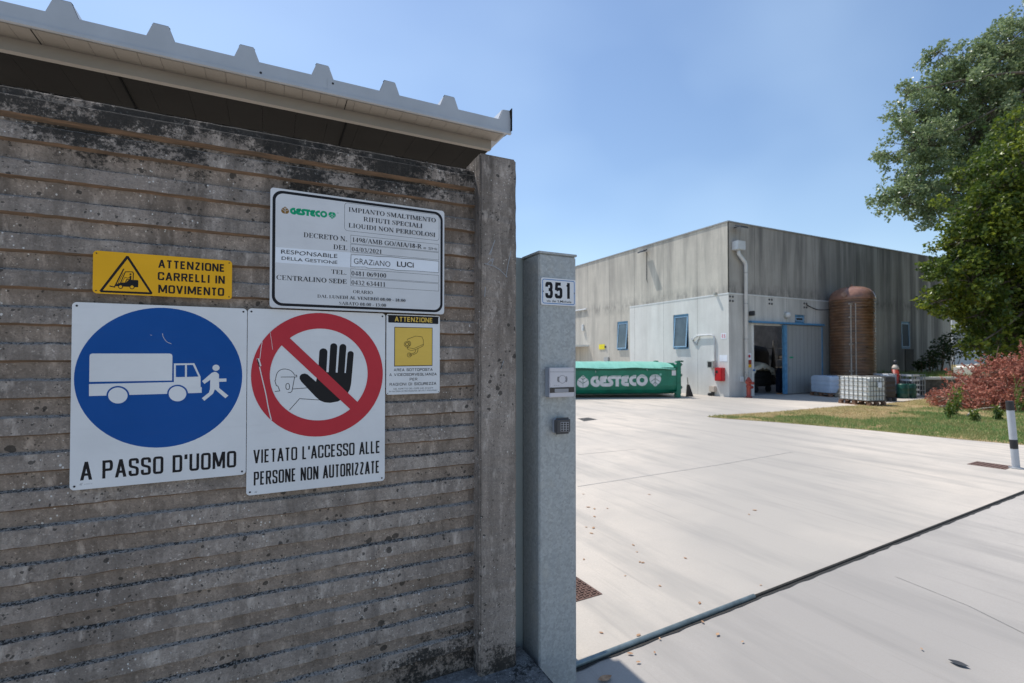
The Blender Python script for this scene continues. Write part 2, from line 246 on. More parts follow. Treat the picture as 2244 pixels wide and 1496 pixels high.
# ------------------------------------------------------------------ mesh building
LOC = {}
def tag(o, label=None, cat=None, group=None, kind=None):
    for k, v in (('label', label), ('category', cat), ('group', group), ('kind', kind)):
        if v: o[k] = v
    return o
def thing(name, label, cat, loc=(0, 0, 0), rz=0, group=None, local=False):
    o = bpy.data.objects.new(name, None); COL.objects.link(o); o.empty_display_size = .2
    o.location = loc; o.rotation_euler = (0, 0, rz); LOC[o] = Vector((0, 0, 0)) if local else Vector(loc)
    return tag(o, label, cat, group)
class MB:
    def __init__(s): s.v = []; s.f = []; s.mi = []; s.lay = 0
    def add(s, vs, fs, m=0):
        b = len(s.v); s.v += [tuple(v) for v in vs]; s.f += [tuple(i + b for i in f) for f in fs]; s.mi += [m] * len(fs); return s
    def box(s, x0, x1, y0, y1, z0, z1, m=0):
        return s.add([(x, y, z) for z in (z0, z1) for y in (y0, y1) for x in (x0, x1)], [(0, 2, 3, 1), (4, 5, 7, 6), (0, 1, 5, 4), (2, 6, 7, 3), (0, 4, 6, 2), (1, 3, 7, 5)], m)
    def rbox(s, x0, x1, y0, y1, z0, z1, r, m=0, seg=2):
        bm = bmesh.new(); bmesh.ops.create_cube(bm, size=1)
        for v in bm.verts: v.co = ((x0 + x1) / 2 + v.co.x * (x1 - x0), (y0 + y1) / 2 + v.co.y * (y1 - y0), (z0 + z1) / 2 + v.co.z * (z1 - z0))
        bmesh.ops.bevel(bm, geom=bm.edges[:], offset=r, segments=seg, affect='EDGES'); bm.verts.index_update()
        s.add([v.co[:] for v in bm.verts], [[v.index for v in f.verts] for f in bm.faces], m); bm.free(); return s
    def quad(s, a, b, c, d, m=0): return s.add([a, b, c, d], [(0, 1, 2, 3)], m)
    def prism(s, pts, axis, a, b, m=0):
        """closed 2D outline extruded along an axis; pts are the two other coordinates in xyz order"""
        k = len(pts)
        def mk(p, t): return (t, p[0], p[1]) if axis == 0 else ((p[0], t, p[1]) if axis == 1 else (p[0], p[1], t))
        return s.add([mk(p, a) for p in pts] + [mk(p, b) for p in pts], [tuple(range(k))[::-1], tuple(range(k, 2 * k))] + [(i, (i + 1) % k, k + (i + 1) % k, k + i) for i in range(k)], m)
    def tube(s, path, r, n=8, m=0, cap=True, r2=None):
        P = [Vector(p) for p in path]; k = len(P); vs = []
        for i, p in enumerate(P):
            t = (P[min(i + 1, k - 1)] - P[max(i - 1, 0)]).normalized(); a = t.cross(Vector((0, 0, 1)))
            if a.length < .05: a = t.cross(Vector((1, 0, 0)))
            a.normalize(); b = t.cross(a); rr = r if r2 is None else r + (r2 - r) * i / max(1, k - 1)
            if isinstance(r, (list, tuple)): rr = r[i]
            vs += [p + (a * cos(2 * pi * j / n) + b * sin(2 * pi * j / n)) * rr for j in range(n)]
        fs = [(i * n + j, i * n + (j + 1) % n, (i + 1) * n + (j + 1) % n, (i + 1) * n + j) for i in range(k - 1) for j in range(n)]
        if cap: fs += [tuple(range(n))[::-1], tuple(range((k - 1) * n, k * n))]
        return s.add(vs, fs, m)
    def lathe(s, prof, cx, cy, n=24, m=0):
        vs = [(cx + r * cos(2 * pi * j / n), cy + r * sin(2 * pi * j / n), z) for r, z in prof for j in range(n)]; k = len(prof)
        fs = [(i * n + j, i * n + (j + 1) % n, (i + 1) * n + (j + 1) % n, (i + 1) * n + j) for i in range(k - 1) for j in range(n)]
        return s.add(vs, fs + [tuple(range(n))[::-1], tuple(range((k - 1) * n, k * n))], m)
    # flat graphics on a plane y = const facing -Y; every next shape lies 0.03 mm further out
    def flat(s, pts, y, m=0, th=None):
        s.lay += 1; yy = y - s.lay * 3e-5; return s.add([(p[0], yy, p[1]) for p in pts], [tuple(range(len(pts)))], m)
    def ribbon(s, pts, w, y, m=0, closed=False):
        s.lay += 1; yy = y - s.lay * 3e-5; P = [Vector((p[0], p[1])) for p in pts]; k = len(P); vs = []
        for i in range(k):
            a = P[i - 1] if (i > 0 or closed) else P[i]; b = P[(i + 1) % k] if (i < k - 1 or closed) else P[i]
            d1 = (P[i] - a).normalized() if (P[i] - a).length > 1e-9 else (b - P[i]).normalized(); d2 = (b - P[i]).normalized() if (b - P[i]).length > 1e-9 else d1
            t = (d1 + d2); t = t.normalized() if t.length > .1 else d2; nrm = Vector((-t.y, t.x)); cs = max(.45, nrm.dot(Vector((-d2.y, d2.x))))
            o = nrm * (w / 2 / cs); vs += [(P[i].x + o.x, yy, P[i].y + o.y), (P[i].x - o.x, yy, P[i].y - o.y)]
        return s.add(vs, [(2 * i, 2 * i + 1, 2 * ((i + 1) % k) + 1, 2 * ((i + 1) % k)) for i in range(k if closed else k - 1)], m)
    def build(s, name, mats, parent=None, smooth=False, label=None):
        me = bpy.data.meshes.new(name); off = LOC.get(parent, Vector((0, 0, 0)))
        me.from_pydata([(v[0] - off.x, v[1] - off.y, v[2] - off.z) for v in s.v], [], s.f)
        for q in (mats if isinstance(mats, (list, tuple)) else [mats]): me.materials.append(M[q])
        if len(me.materials) > 1: me.polygons.foreach_set('material_index', s.mi)
        if smooth: me.polygons.foreach_set('use_smooth', [True] * len(me.polygons))
        me.update(); o = bpy.data.objects.new(name, me); COL.objects.link(o); o.parent = parent; LOC[o] = off
        if smooth == 'auto': pass
        if label: o['label'] = label
        return o
def single(name, mb, mats, label, cat, group=None, base=None, smooth=False):
    """a thing that is one mesh, its origin at its base"""
    if base is None:
        xs = [v[0] for v in mb.v]; ys = [v[1] for v in mb.v]; base = ((min(xs) + max(xs)) / 2, (min(ys) + max(ys)) / 2, min(v[2] for v in mb.v))
    b = Vector(base); mb.v = [(v[0] - b.x, v[1] - b.y, v[2] - b.z) for v in mb.v]
    o = mb.build(name, mats, None, smooth); o.location = b; return tag(o, label, cat, group)
def smoothed(pts, it=2, closed=False):
    P = [Vector(p) for p in pts]
    for _ in range(it):
        Q = [] if closed else [P[0]]
        for i in range(len(P) if closed else len(P) - 1):
            a, b = P[i], P[(i + 1) % len(P)]; Q += [a * .75 + b * .25, a * .25 + b * .75]
        if not closed: Q.append(P[-1])
        P = Q
    return [tuple(p) for p in P]
def ell(cx, cy, rx, ry, n=48, a0=0, a1=2 * pi): return [(cx + rx * cos(a0 + (a1 - a0) * i / n), cy + ry * sin(a0 + (a1 - a0) * i / n)) for i in range(n + (0 if abs(a1 - a0 - 2 * pi) < 1e-6 else 1))]
def rrect(x0, x1, z0, z1, r, n=6):
    out = []
    for cx, cz, a in ((x1 - r, z1 - r, 0), (x0 + r, z1 - r, pi / 2), (x0 + r, z0 + r, pi), (x1 - r, z0 + r, 1.5 * pi)):
        out += [(cx + r * cos(a + pi / 2 * i / n), cz + r * sin(a + pi / 2 * i / n)) for i in range(n + 1)]
    return out
def copy_tree(o, parent=None):
    c = o.copy(); COL.objects.link(c); c.parent = parent; LOC[c] = LOC.get(o, Vector((0, 0, 0)))
    for ch in list(o.children): copy_tree(ch, c)
    return c
def structure(name, mb, mats, smooth=False):
    o = mb.build(name, mats, None, smooth); o['kind'] = 'structure'; return o

# ------------------------------------------------------------------ lettering
def font_text(body, bold=0.):
    cu = bpy.data.curves.new('t', 'FONT'); cu.body = body; cu.size = 1; cu.offset = bold; cu.resolution_u = 3; cu.fill_mode = 'FRONT'
    o = bpy.data.objects.new('t', cu); COL.objects.link(o); bpy.context.view_layer.update()
    me = bpy.data.meshes.new_from_object(o.evaluated_get(bpy.context.evaluated_depsgraph_get()))
    vs = [v.co.copy() for v in me.vertices]; fs = [tuple(p.vertices) for p in me.polygons]
    bpy.data.objects.remove(o); bpy.data.curves.remove(cu); bpy.data.meshes.remove(me); return vs, fs
CAPH = None
def put_text(mb, body, x0, x1, z0, z1, y, bold=.0, slant=0., m=0, jit=0.):
    """fit a line of sans text between x0..x1, baseline z0, cap height line z1"""
    global CAPH
    if CAPH is None: CAPH = max(v.y for v in font_text('H')[0])
    vs, fs = font_text(body, bold); a = min(v.x for v in vs); b = max(v.x for v in vs); mb.lay += 1; yy = y - mb.lay * 3e-5
    k = (x1 - x0) / (b - a); h = (z1 - z0) / CAPH
    out = []
    for v in vs:
        X = x0 + (v.x - a) * k + slant * v.y * h; Z = z0 + v.y * h
        if jit: Z += jit * (z1 - z0) * mnoise.noise(Vector((X * 45, 3, 1))); X += jit * .3 * (z1 - z0) * mnoise.noise(Vector((X * 60, Z * 40, 9)))
        out.append((X, yy, Z))
    mb.add(out, fs, m)
# a bold roman face drawn from thick stems, thin hairlines, bowls and slab-ended serifs
TK, TN, SF = .155, .048, .055
def _roman():
    G = {}
    def st(x, a=0, b=1, w=TK, s=3): return ('v', x, a, b, w, s)
    def hz(a, b, z, w=TN): return ('h', a, b, z, w)
    def dg(x0, z0, x1, z1, w): return ('d', x0, z0, x1, z1, w)
    def bw(cx, cz, rx, rz, a0=0, a1=360): return ('o', cx, cz, rx, rz, a0, a1)
    def sf(x, z, w=.3): return ('h', x - w / 2, x + w / 2, z, TN)
    s1, e = .18, 1 - TN / 2
    G['I'] = (.4, [st(.2)]); G['L'] = (.66, [st(s1), hz(s1, .6, .028), dg(.575, .03, .59, .28, .06)])
    G['T'] = (.7, [st(.35, 0, .97, TK, 1), hz(.03, .67, e), dg(.05, .97, .05, .72, .06), dg(.65, .97, .65, .72, .06)])
    G['E'] = (.68, [st(s1), hz(s1, .6, .028), hz(s1, .58, e), hz(s1, .45, .52), dg(.59, .03, .6, .27, .06), dg(.57, .97, .575, .75, .06), dg(.45, .64, .45, .4, .05)])
    G['F'] = (.64, [st(s1), hz(s1, .58, e), hz(s1, .45, .52), dg(.57, .97, .575, .75, .06), dg(.45, .64, .45, .4, .05)])
    G['H'] = (.84, [st(s1), st(.66), hz(s1, .66, .52)]); G['D'] = (.78, [st(s1), hz(.05, .4, e), hz(.05, .4, .028), bw(.36, .5, .36, .5, -90, 90)])
    G['P'] = (.68, [st(s1), hz(.05, .38, e), hz(.2, .38, .46), bw(.36, .72, .28, .28, -90, 90)])
    G['R'] = (.78, [st(s1), hz(.05, .38, e), hz(.2, .38, .48), bw(.36, .73, .28, .27, -90, 90), dg(.38, .48, .68, 0, TK), sf(.7, .028, .16)])
    G['B'] = (.72, [st(s1), hz(.05, .38, e), hz(.2, .4, .52), hz(.05, .38, .028), bw(.35, .75, .27, .25, -90, 90), bw(.36, .27, .31, .27, -90, 90)])
    G['O'] = (.82, [bw(.41, .5, .38, .515)]); G['Q'] = (.82, [bw(.41, .5, .38, .515), dg(.42, .02, .74, -.18, .1)])
    G['C'] = (.76, [bw(.42, .5, .39, .515, 42, 318), dg(.67, .98, .68, .68, .06)]); G['G'] = (.82, [bw(.42, .5, .39, .515, 42, 300), dg(.67, .98, .68, .68, .06), st(.66, .02, .44, TK, 2)])
    G['U'] = (.8, [st(s1, .3, 1, TK, 2), st(.62, .3, 1, .06, 2), bw(.385, .32, .29, .335, 180, 360)])
    G['N'] = (.82, [st(.15, 0, 1, TN, 3), st(.66, 0, 1, TN, 2), dg(.14, 1, .66, 0, TK)])
    G['M'] = (1.0, [st(.15, 0, 1, TN, 3), st(.8, 0, 1, TK, 3), dg(.16, 1, .47, .05, TK), dg(.47, .05, .78, 1, .06)])
    G['A'] = (.78, [dg(.1, 0, .39, 1, .06), dg(.39, 1, .67, 0, TK), hz(.2, .56, .34), sf(.12, .028, .24), sf(.67, .028, .26)])
    G['V'] = (.76, [dg(.12, 1, .4, 0, TK), dg(.4, 0, .66, 1, .06), sf(.12, e, .26), sf(.66, e, .22)])
    G['S'] = (.62, [('s',)]); G['Z'] = (.68, [hz(.06, .6, e), hz(.06, .62, .028), dg(.52, .97, .13, .03, TK), dg(.075, .97, .075, .74, .06), dg(.61, .03, .61, .27, .06)])
    G['Ì'] = (.4, [st(.2), dg(.08, 1.24, .26, 1.1, .08)]); G['.'] = (.3, [bw(.15, .07, .085, .085)]); G[':'] = (.34, [bw(.17, .08, .085, .085), bw(.17, .56, .085, .085)])
    G['/'] = (.36, [dg(.04, -.04, .32, 1.04, .075)]); G['-'] = (.36, [hz(.05, .31, .34, .11)]); G[' '] = (.3, [])
    G['0'] = (.56, [bw(.28, .5, .25, .515)]); G['1'] = (.52, [st(.28, 0, .99, .15, 1), dg(.1, .82, .27, .96, .06)])
    G['2'] = (.56, [bw(.27, .73, .22, .275, -35, 165), dg(.43, .58, .08, .07, .1), hz(.04, .5, .06, .12)])
    G['3'] = (.56, [bw(.25, .75, .2, .255, -80, 155), bw(.24, .28, .25, .285, -150, 85)]); G['4'] = (.56, [st(.38, 0, .99, .14, 0), hz(.03, .53, .28, .1), dg(.07, .3, .36, .97, .06)])
    G['6'] = (.56, [bw(.28, .32, .24, .335), ('a', .5, 1.0, .06, .4)]); G['8'] = (.56, [bw(.28, .75, .2, .255), bw(.28, .27, .235, .285)]); G['9'] = (.56, [bw(.28, .68, .24, .335), ('a', .06, 0, .5, .6)])
    return G
ROMAN = _roman()
def put_roman(mb, body, x0, x1, z0, z1, y, m=0):
    W = sum(ROMAN[c][0] for c in body); k = (x1 - x0) / (W - .1); h = z1 - z0; pen = -.05
    def q(px, pz): return (x0 + (pen + px) * k, z0 + pz * h)
    for c in body:
        adv, prims = ROMAN[c]
        for p in prims:
            if p[0] == 'v':
                _, x, a, b, w, s = p; mb.flat([q(x - w / 2, a), q(x + w / 2, a), q(x + w / 2, b), q(x - w / 2, b)], y, m)
                e = SF + .01
                if s & 1: mb.flat([q(x - w / 2 - e, a), q(x + w / 2 + e, a), q(x + w / 2 + e, a + TN), q(x - w / 2 - e, a + TN)], y, m)
                if s & 2: mb.flat([q(x - w / 2 - e, b - TN), q(x + w / 2 + e, b - TN), q(x + w / 2 + e, b), q(x - w / 2 - e, b)], y, m)
            elif p[0] == 'h': _, a, b, z, w = p; mb.flat([q(a, z - w / 2), q(b, z - w / 2), q(b, z + w / 2), q(a, z + w / 2)], y, m)
            elif p[0] == 'd': _, xa, za, xb, zb, w = p; mb.flat([q(xa - w / 2, za), q(xa + w / 2, za), q(xb + w / 2, zb), q(xb - w / 2, zb)], y, m)
            elif p[0] in 'osa':
                if p[0] == 'o':
                    _, cx, cz, rx, rz, a0, a1 = p; tv = min(TK, rx * .95); th = min(TN, rz * .95); n = 16
                    if rx < .1: tv, th = rx, rz
                    o1 = ell(cx, cz, rx, rz, n, R(a0), R(a1)); o2 = ell(cx, cz, rx - tv, rz - th, n, R(a0), R(a1))
                    if abs(a1 - a0) == 360: o1 += [o1[0]]; o2 += [o2[0]]
                elif p[0] == 's':
                    c1 = smoothed([(.5, .80), (.46, .95), (.30, .985), (.14, .9), (.12, .74), (.3, .56), (.48, .4), (.5, .2), (.34, .02), (.16, .02), (.08, .2)], 2)
                    o1, o2 = [], []
                    for i, (a, b) in enumerate(c1): t = i / (len(c1) - 1); w = .035 + .065 * math.exp(-((t - .5) / .16) ** 2); o1.append((a + w, b)); o2.append((a - w, b))
                    mb.flat([q(.48, .98), q(.54, .98), q(.54, .7), q(.5, .7)], y, m); mb.flat([q(.07, .02), q(.12, .02), q(.1, .3), q(.06, .3)], y, m)
                else:
                    _, xa, za, xb, zb = p; sgn = 1 if za > zb else -1
                    c1 = smoothed([(xa, za), (.5 * (xa + xb), za - .12 * sgn), (xb + .05 * sgn, (za + zb) / 2 + .05 * sgn), (xb + .02 * sgn, zb)], 2); o1 = []; o2 = []
                    for i, (a, b) in enumerate(c1): t = i / (len(c1) - 1); w = .02 + .06 * t; o1.append((a - w, b)); o2.append((a + w, b))
                mb.lay += 1; yy = y - mb.lay * 3e-5; k2 = len(o1)
                A = [q(*t) for t in o1]; B = [q(*t) for t in o2]
                mb.add([(t[0], yy, t[1]) for t in A + B], [(i, i + 1, k2 + i + 1, k2 + i) for i in range(k2 - 1)], m)
        pen += adv

# a bold grotesque drawn with ribbons of constant width
def _grot():
    O = [(0, .3), (0, .7), (0, 1), (.5, 1), (1, 1), (1, .7), (1, .3), (1, 0), (.5, 0), (0, 0)]
    p = lambda *pts, it=0, cl=False: ('p', pts, it, cl)
    d = lambda *a: ('d', *a)
    st = lambda x, a=0, b=1: ('d', x, a, x, b)
    G = {'A': (.54, [d(0, 0, .5, 1), d(1, 0, .5, 1), p((.2, .27), (.8, .27))]), 'B': (.5, [st(0), p((0, 1), (.95, 1), (.95, .54), (0, .54), it=2), p((0, .54), (1, .54), (1, 0), (0, 0), it=2)]),
         'C': (.5, [p((1, .66), (1, .8), (1, 1), (.5, 1), (0, 1), (0, .7), (0, .3), (0, 0), (.5, 0), (1, 0), (1, .2), (1, .34), it=2)]), 'D': (.5, [st(0), p((0, 1), (.6, 1), (1, 1), (1, .7), (1, .3), (1, 0), (.6, 0), (0, 0), it=2)]),
         'E': (.43, [st(0), p((0, 1), (1, 1)), p((0, .52), (.9, .52)), p((0, 0), (1, 0))]), 'F': (.42, [st(0), p((0, 1), (1, 1)), p((0, .52), (.9, .52))]),
         'G': (.52, [p((1, .68), (1, 1), (.5, 1), (0, 1), (0, .7), (0, .3), (0, 0), (.5, 0), (1, 0), (1, .2), (1, .44), it=2), p((1.0, .45), (.55, .45))]), 'I': (.19, [st(.5)]), 'L': (.41, [st(0), p((0, 0), (1, 0))]),
         'M': (.68, [st(0), st(1), d(.04, 1, .5, .12), d(.96, 1, .5, .12)]), 'N': (.53, [st(0), st(1), d(.03, 1, .97, 0)]), 'O': (.52, [p(*O, it=2, cl=True)]), 'P': (.49, [st(0), p((0, 1), (.6, 1), (1, 1), (1, .47), (.6, .47), (0, .47), it=2)]),
         'R': (.51, [st(0), p((0, 1), (.6, 1), (.96, 1), (.96, .5), (.6, .5), (0, .5), it=2), d(.55, .5, 1, 0)]), 'S': (.49, [p((1, .72), (1, 1), (.5, 1), (0, 1), (0, .78), (.02, .57), (.5, .5), (.98, .43), (1, .22), (1, 0), (.5, 0), (0, 0), (0, .28), it=2)]),
         'T': (.46, [st(.5), p((-.05, 1), (1.05, 1))]), 'U': (.51, [p((0, 1.09), (0, .3), (0, 0), (.5, 0), (1, 0), (1, .3), (1, 1.09), it=2)]), 'V': (.53, [d(0, 1, .5, 0), d(1, 1, .5, 0)]), 'Z': (.47, [p((0, 1), (1, 1)), p((0, 0), (1, 0)), d(.06, .1, .94, .9)]),
         "'": (.17, [d(.6, 1, .4, .72)]), ' ': (.26, []), '.': (.18, [d(.5, 0, .5, .17)]), '1': (.3, [st(.75), p((.7, .96), (.1, .8))]), '3': (.5, [p((0, .74), (0, 1), (.5, 1), (.96, 1), (.96, .54), (.4, .54), it=2), p((.4, .54), (1, .54), (1, 0), (.5, 0), (0, 0), (0, .26), it=2)]),
         '5': (.5, [p((.95, 1), (.1, 1), (.02, .5)), p((.02, .52), (.5, .62), (1, .62), (1, .3), (1, 0), (.5, 0), (0, 0), (0, .24), it=2)])}
    return G
GROT = _grot()
def put_grot(mb, body, x0, x1, z0, z1, y, t=.17, gap=.10, m=0, slant=0.):
    h = z1 - z0; W = sum(GROT[c][0] for c in body) + gap * (len(body) - 1); k = (x1 - x0) / W; tt = t * h; pen = x0
    for c in body:
        w, prims = GROT[c]; w *= k
        mx_ = lambda x: pen + tt / 2 + x * max(0, w - tt) if w > tt else pen + w / 2
        for q_ in prims:
            if q_[0] == 'p':
                pts = [(mx_(a), z0 + tt / 2 + b * (h - tt)) for a, b in q_[1]]
                if q_[2]: pts = smoothed(pts, 3, q_[3])
                mb.ribbon(pts, tt, y, m, closed=q_[3])
            else:
                _, xa, za, xb, zb = q_; e = tt / 2 * (1 if xa == xb else 1.06); A, B = mx_(xa), mx_(xb); mb.flat([(A - e, z0 + za * h), (A + e, z0 + za * h), (B + e, z0 + zb * h), (B - e, z0 + zb * h)], y, m)
        pen += w + gap * k
def gtext(q, body, xl, ytop, ybase, xr, y, t_, mat, parent, gap=.10):
    a, b = q(xl, ybase), q(xl, ytop); mb = MB(); put_grot(mb, body, a[0], q(xr, ybase)[0], a[1], b[1], y, t_, gap); return mb.build('lettering', mat, parent)
# the green leaf-and-lettering emblem, drawn on a 1540 x 230 pixel master
def emblem_letters(mb, f, sc, y, m=0):
    w = 60 * sc
    for path in ([(548, 473), (490, 470), (445, 500), (436, 540), (445, 580), (490, 608), (548, 608), (548, 535), (505, 535)],
                 [(712, 470), (650, 470), (606, 480), (606, 520), (645, 527), (690, 527)], [(660, 527), (610, 535), (600, 575), (625, 603), (700, 603), (765, 603), (795, 580), (785, 545), (752, 525), (745, 490), (770, 468), (830, 468), (965, 468)],
                 [(893, 490), (893, 632)], [(1105, 467), (1040, 467), (996, 478), (996, 516), (1035, 523), (1083, 523)], [(1050, 523), (1003, 530), (990, 570), (1020, 598), (1105, 598)],
                 [(1240, 462), (1195, 460), (1145, 490), (1137, 525), (1150, 570), (1195, 595), (1240, 593)]):
        mb.ribbon([f(*p) for p in (smoothed(path, 2) if len(path) > 2 else path)], w, y, m)
    mb.lay += 1; yy = y - mb.lay * 3e-5; a = [f(*p) for p in ell(1348, 523, 104, 102, 40)]; b = [f(*p) for p in ell(1348, 523, 44, 44, 40)]
    mb.add([(p[0], yy, p[1]) for p in a + b], [(i, (i + 1) % 40, 40 + (i + 1) % 40, 40 + i) for i in range(40)], m)
def emblem_leaf(mb, f, sc, y, up, m=0, mv=1):
    cx = 274 if up else 1591; P = [(0, -112), (40, -70), (85, -35), (108, 15), (105, 60), (75, 98), (30, 112), (-30, 112), (-75, 98), (-105, 60), (-108, 15), (-85, -35), (-40, -70)]
    s_ = 1 if up else -1; mb.flat([f(cx + a, 535 + s_ * b) for a, b in smoothed(P, 2, True)][::1 if up else -1], y, m)
    for line in ([(0, -95), (0, 108)], [(0, 40), (85, -15)], [(0, 40), (-85, -15)], [(0, -25), (45, -62)], [(0, -25), (-45, -62)]): mb.ribbon([f(cx + a, 535 + s_ * b) for a, b in line], 9 * sc, y, mv)

# ================================================================== SETTING
mb = MB(); mb.box(-400, 900, -400, 900, -.6, -.03); structure('ground', mb, 'earth')
mb = MB(); mb.box(-40, 24.2, 2.06, 60, -.35, 0); mb.box(24.2, 60, 9.7, 14.4, -.35, -.002)
def rail_y(x): return 2.15 + (x - 1.5) * .0607
mb = MB(); mb.prism([(-40, 2.27 - 41 * .0607 + .9), (-40, 60), (17.2, 60), (17.2, 14.2), (24.8, 14.2), (24.8, 10.4), (22.6, 10.15), (19.4, 9.72), (17.24, 9.9), (13.77, 9.77), (11.2, 9.9), (10.86, 9.72), (11.0, 9.3), (11.54, 8.21), (12.17, 6.42), (12.46, 4.88), (12.73, 4.01), (12.9, rail_y(12.9) + .085), (1.2, rail_y(1.2) + .085)], 2, -.3, 0)
structure('yard', mb, 'yard_concrete')
mb = MB(); mb.prism([(-40, -60), (30, -60), (30, rail_y(30) + .045), (1.0, rail_y(1.0) + .045), (.6, 1.9), (-40, 1.9)], 2, -.3, -.006); structure('forecourt', mb, 'forecourt_concrete')
# dark joints in the slabs: thin strips of sealant 4 mm above the slab
def strip(name, pts, w, z, mat):
    mb = MB(); P = [Vector((p[0], p[1])) for p in pts]
    for a, b in zip(P, P[1:]):
        d = (b - a).normalized(); n_ = Vector((-d.y, d.x)) * w / 2; mb.quad((*(a + n_), z), (*(a - n_), z), (*(b - n_), z), (*(b + n_), z))
    return structure(name, mb, mat)
strip('slab_joint', [(3.95, 2.2), (4.24, 2.05), (4.18, 1.6), (4.06, 1.29), (3.3, -4)][1:], .004, -.002, 'groove_grey')
for P_ in (((1266, 1066), (1414, 1043), (1571, 1019), (1737, 990)), ((1266, 996), (1330, 990), (1395, 984))):
    strip('slab_joint', [(gnd(*p).x, gnd(*p).y) for p in P_], .012, .0035, 'saw_cut')
# groove the gate rail lies in, with a ragged edge of dirt
mb = MB(); random.seed(3); xs = [1.2 + .06 * i for i in range(197)]
for a, b in zip(xs, xs[1:]):
    ra = .012 * mnoise.noise(Vector((a * 7, 0, 0))) + .008 * mnoise.noise(Vector((a * 31, 0, 0))); rb = .012 * mnoise.noise(Vector((b * 7, 0, 0))) + .008 * mnoise.noise(Vector((b * 31, 0, 0)))
    mb.quad((a, rail_y(a) + .086, -.002), (a, rail_y(a) + .034 + ra, -.002), (b, rail_y(b) + .034 + rb, -.002), (b, rail_y(b) + .086, -.002))
structure('rail_groove', mb, 'joint_dark')

# lawn, soil sheet plus blades
LAWN = [(10.9, 9.80), (11.0, 9.3), (11.54, 8.21), (12.17, 6.42), (12.46, 4.88), (12.73, 4.01), (12.9, 3.0), (13.0, -30), (80, -30), (80, 10.0), (24.8, 10.35), (22.6, 10.1), (19.4, 9.68), (17.24, 9.86), (13.77, 9.73), (11.2, 9.84)]
mb = MB(); mb.prism(LAWN, 2, -.3, .012); structure('lawn_soil', mb, 'lawn_soil')
def inside(x, y, poly):
    c = False; j = len(poly) - 1
    for i in range(len(poly)):
        (xi, yi), (xj, yj) = poly[i], poly[j]
        if (yi > y) != (yj > y) and x < (xj - xi) * (y - yi) / (yj - yi) + xi: c = not c
        j = i
    return c
random.seed(11); dry = MB(); grn = MB()
def blade(mb, x, y, z, h, w, lean):
    a = random.uniform(0, 2 * pi); l = random.uniform(0, 2 * pi); dx, dy = cos(a) * w / 2, sin(a) * w / 2
    mb.v += [(x - dx, y - dy, z), (x + dx, y + dy, z), (x + cos(l) * lean, y + sin(l) * lean, z + h)]; k = len(mb.v); mb.f.append((k - 3, k - 2, k - 1)); mb.mi.append(0)
for i in range(150000):
    x = random.uniform(10.8, 27) if i % 3 else random.uniform(10.8, 17.5); y = random.uniform(2.2, 10.3)
    if not inside(x, y, LAWN): continue
    t = y + (x - 11) * .22 - 7.6 + 3.4 * mnoise.noise(Vector((x * .55, y * .55, 0))) + 1.3 * mnoise.noise(Vector((x * 2.1, y * 2.1, 4)))
    edge = min(1, .35 + abs(9.85 - y))
    if t > 1.0 or random.random() < .2:
        if random.random() < .55: blade(dry, x, y, .01, random.uniform(.015, .05), .012, random.uniform(.01, .05))
    else: blade(grn, x, y, .01, random.uniform(.03, .085) , .011, random.uniform(.01, .05))
o = grn.build('green_grass', 'grass_green'); tag(o, 'short green grass growing on the lawn beside the drive', 'grass', None, 'stuff')
o = dry.build('dry_grass', 'grass_dry'); tag(o, 'dried straw coloured grass along the edge of the lawn', 'grass', None, 'stuff')

# raised bank behind a low retaining wall at the right
BK = [(24.95, 10.95), (26.0, 10.4), (28.5, 9.2), (33, 7.0), (80, 2), (80, 60), (35.8, 60), (35.8, 14.2), (24.95, 14.2)]
mb = MB(); mb.prism([(25.1, 11.1), (26.05, 10.62), (28.6, 9.4), (33, 7.2), (80, 2.2), (80, 60), (35.8, 60), (35.8, 14.18), (25.1, 14.18)], 2, -.3, .74); structure('bank_soil', mb, 'lawn_soil')
random.seed(5); mb = MB()
for i in range(9000):
    x = random.uniform(25.3, 34); y = random.uniform(9, 14)
    if y > 10.75 - (x - 25.9) * .47: blade(mb, x, y, .74, random.uniform(.08, .42) * (.5 + .8 * abs(mnoise.noise(Vector((x, y, 0))))), .02, random.uniform(.02, .16))
tag(mb.build('bank_grass', 'grass_green'), 'tall grass on the raised bank behind the low white topped wall', 'grass', None, 'stuff')
t = thing('retaining_wall', 'low dark stone retaining wall with a bright white coping', 'wall', (24.95, 10.9, 0))
def wallrun(mb, pts, th, z0, z1):
    for a, b in zip(pts, pts[1:]):
        a, b = Vector(a), Vector(b); d = (b - a).normalized(); n_ = Vector((-d.y, d.x)) * th
        mb.prism([tuple(a), tuple(b), tuple(b + n_), tuple(a + n_)], 2, z0, z1)
mb = MB(); wallrun(mb, [(24.85, 10.92), (26.0, 10.36), (28.5, 9.12)], .2, -.1, .715); mb.box(24.84, 25.08, 11.14, 14.17, -.1, .712); mb.build('stone_face', 'stone_dark', t)
mb = MB(); wallrun(mb, [(24.8, 10.88), (26.0, 10.3), (28.5, 9.06)], .34, .715, .815); mb.build('coping', 'coping', t)

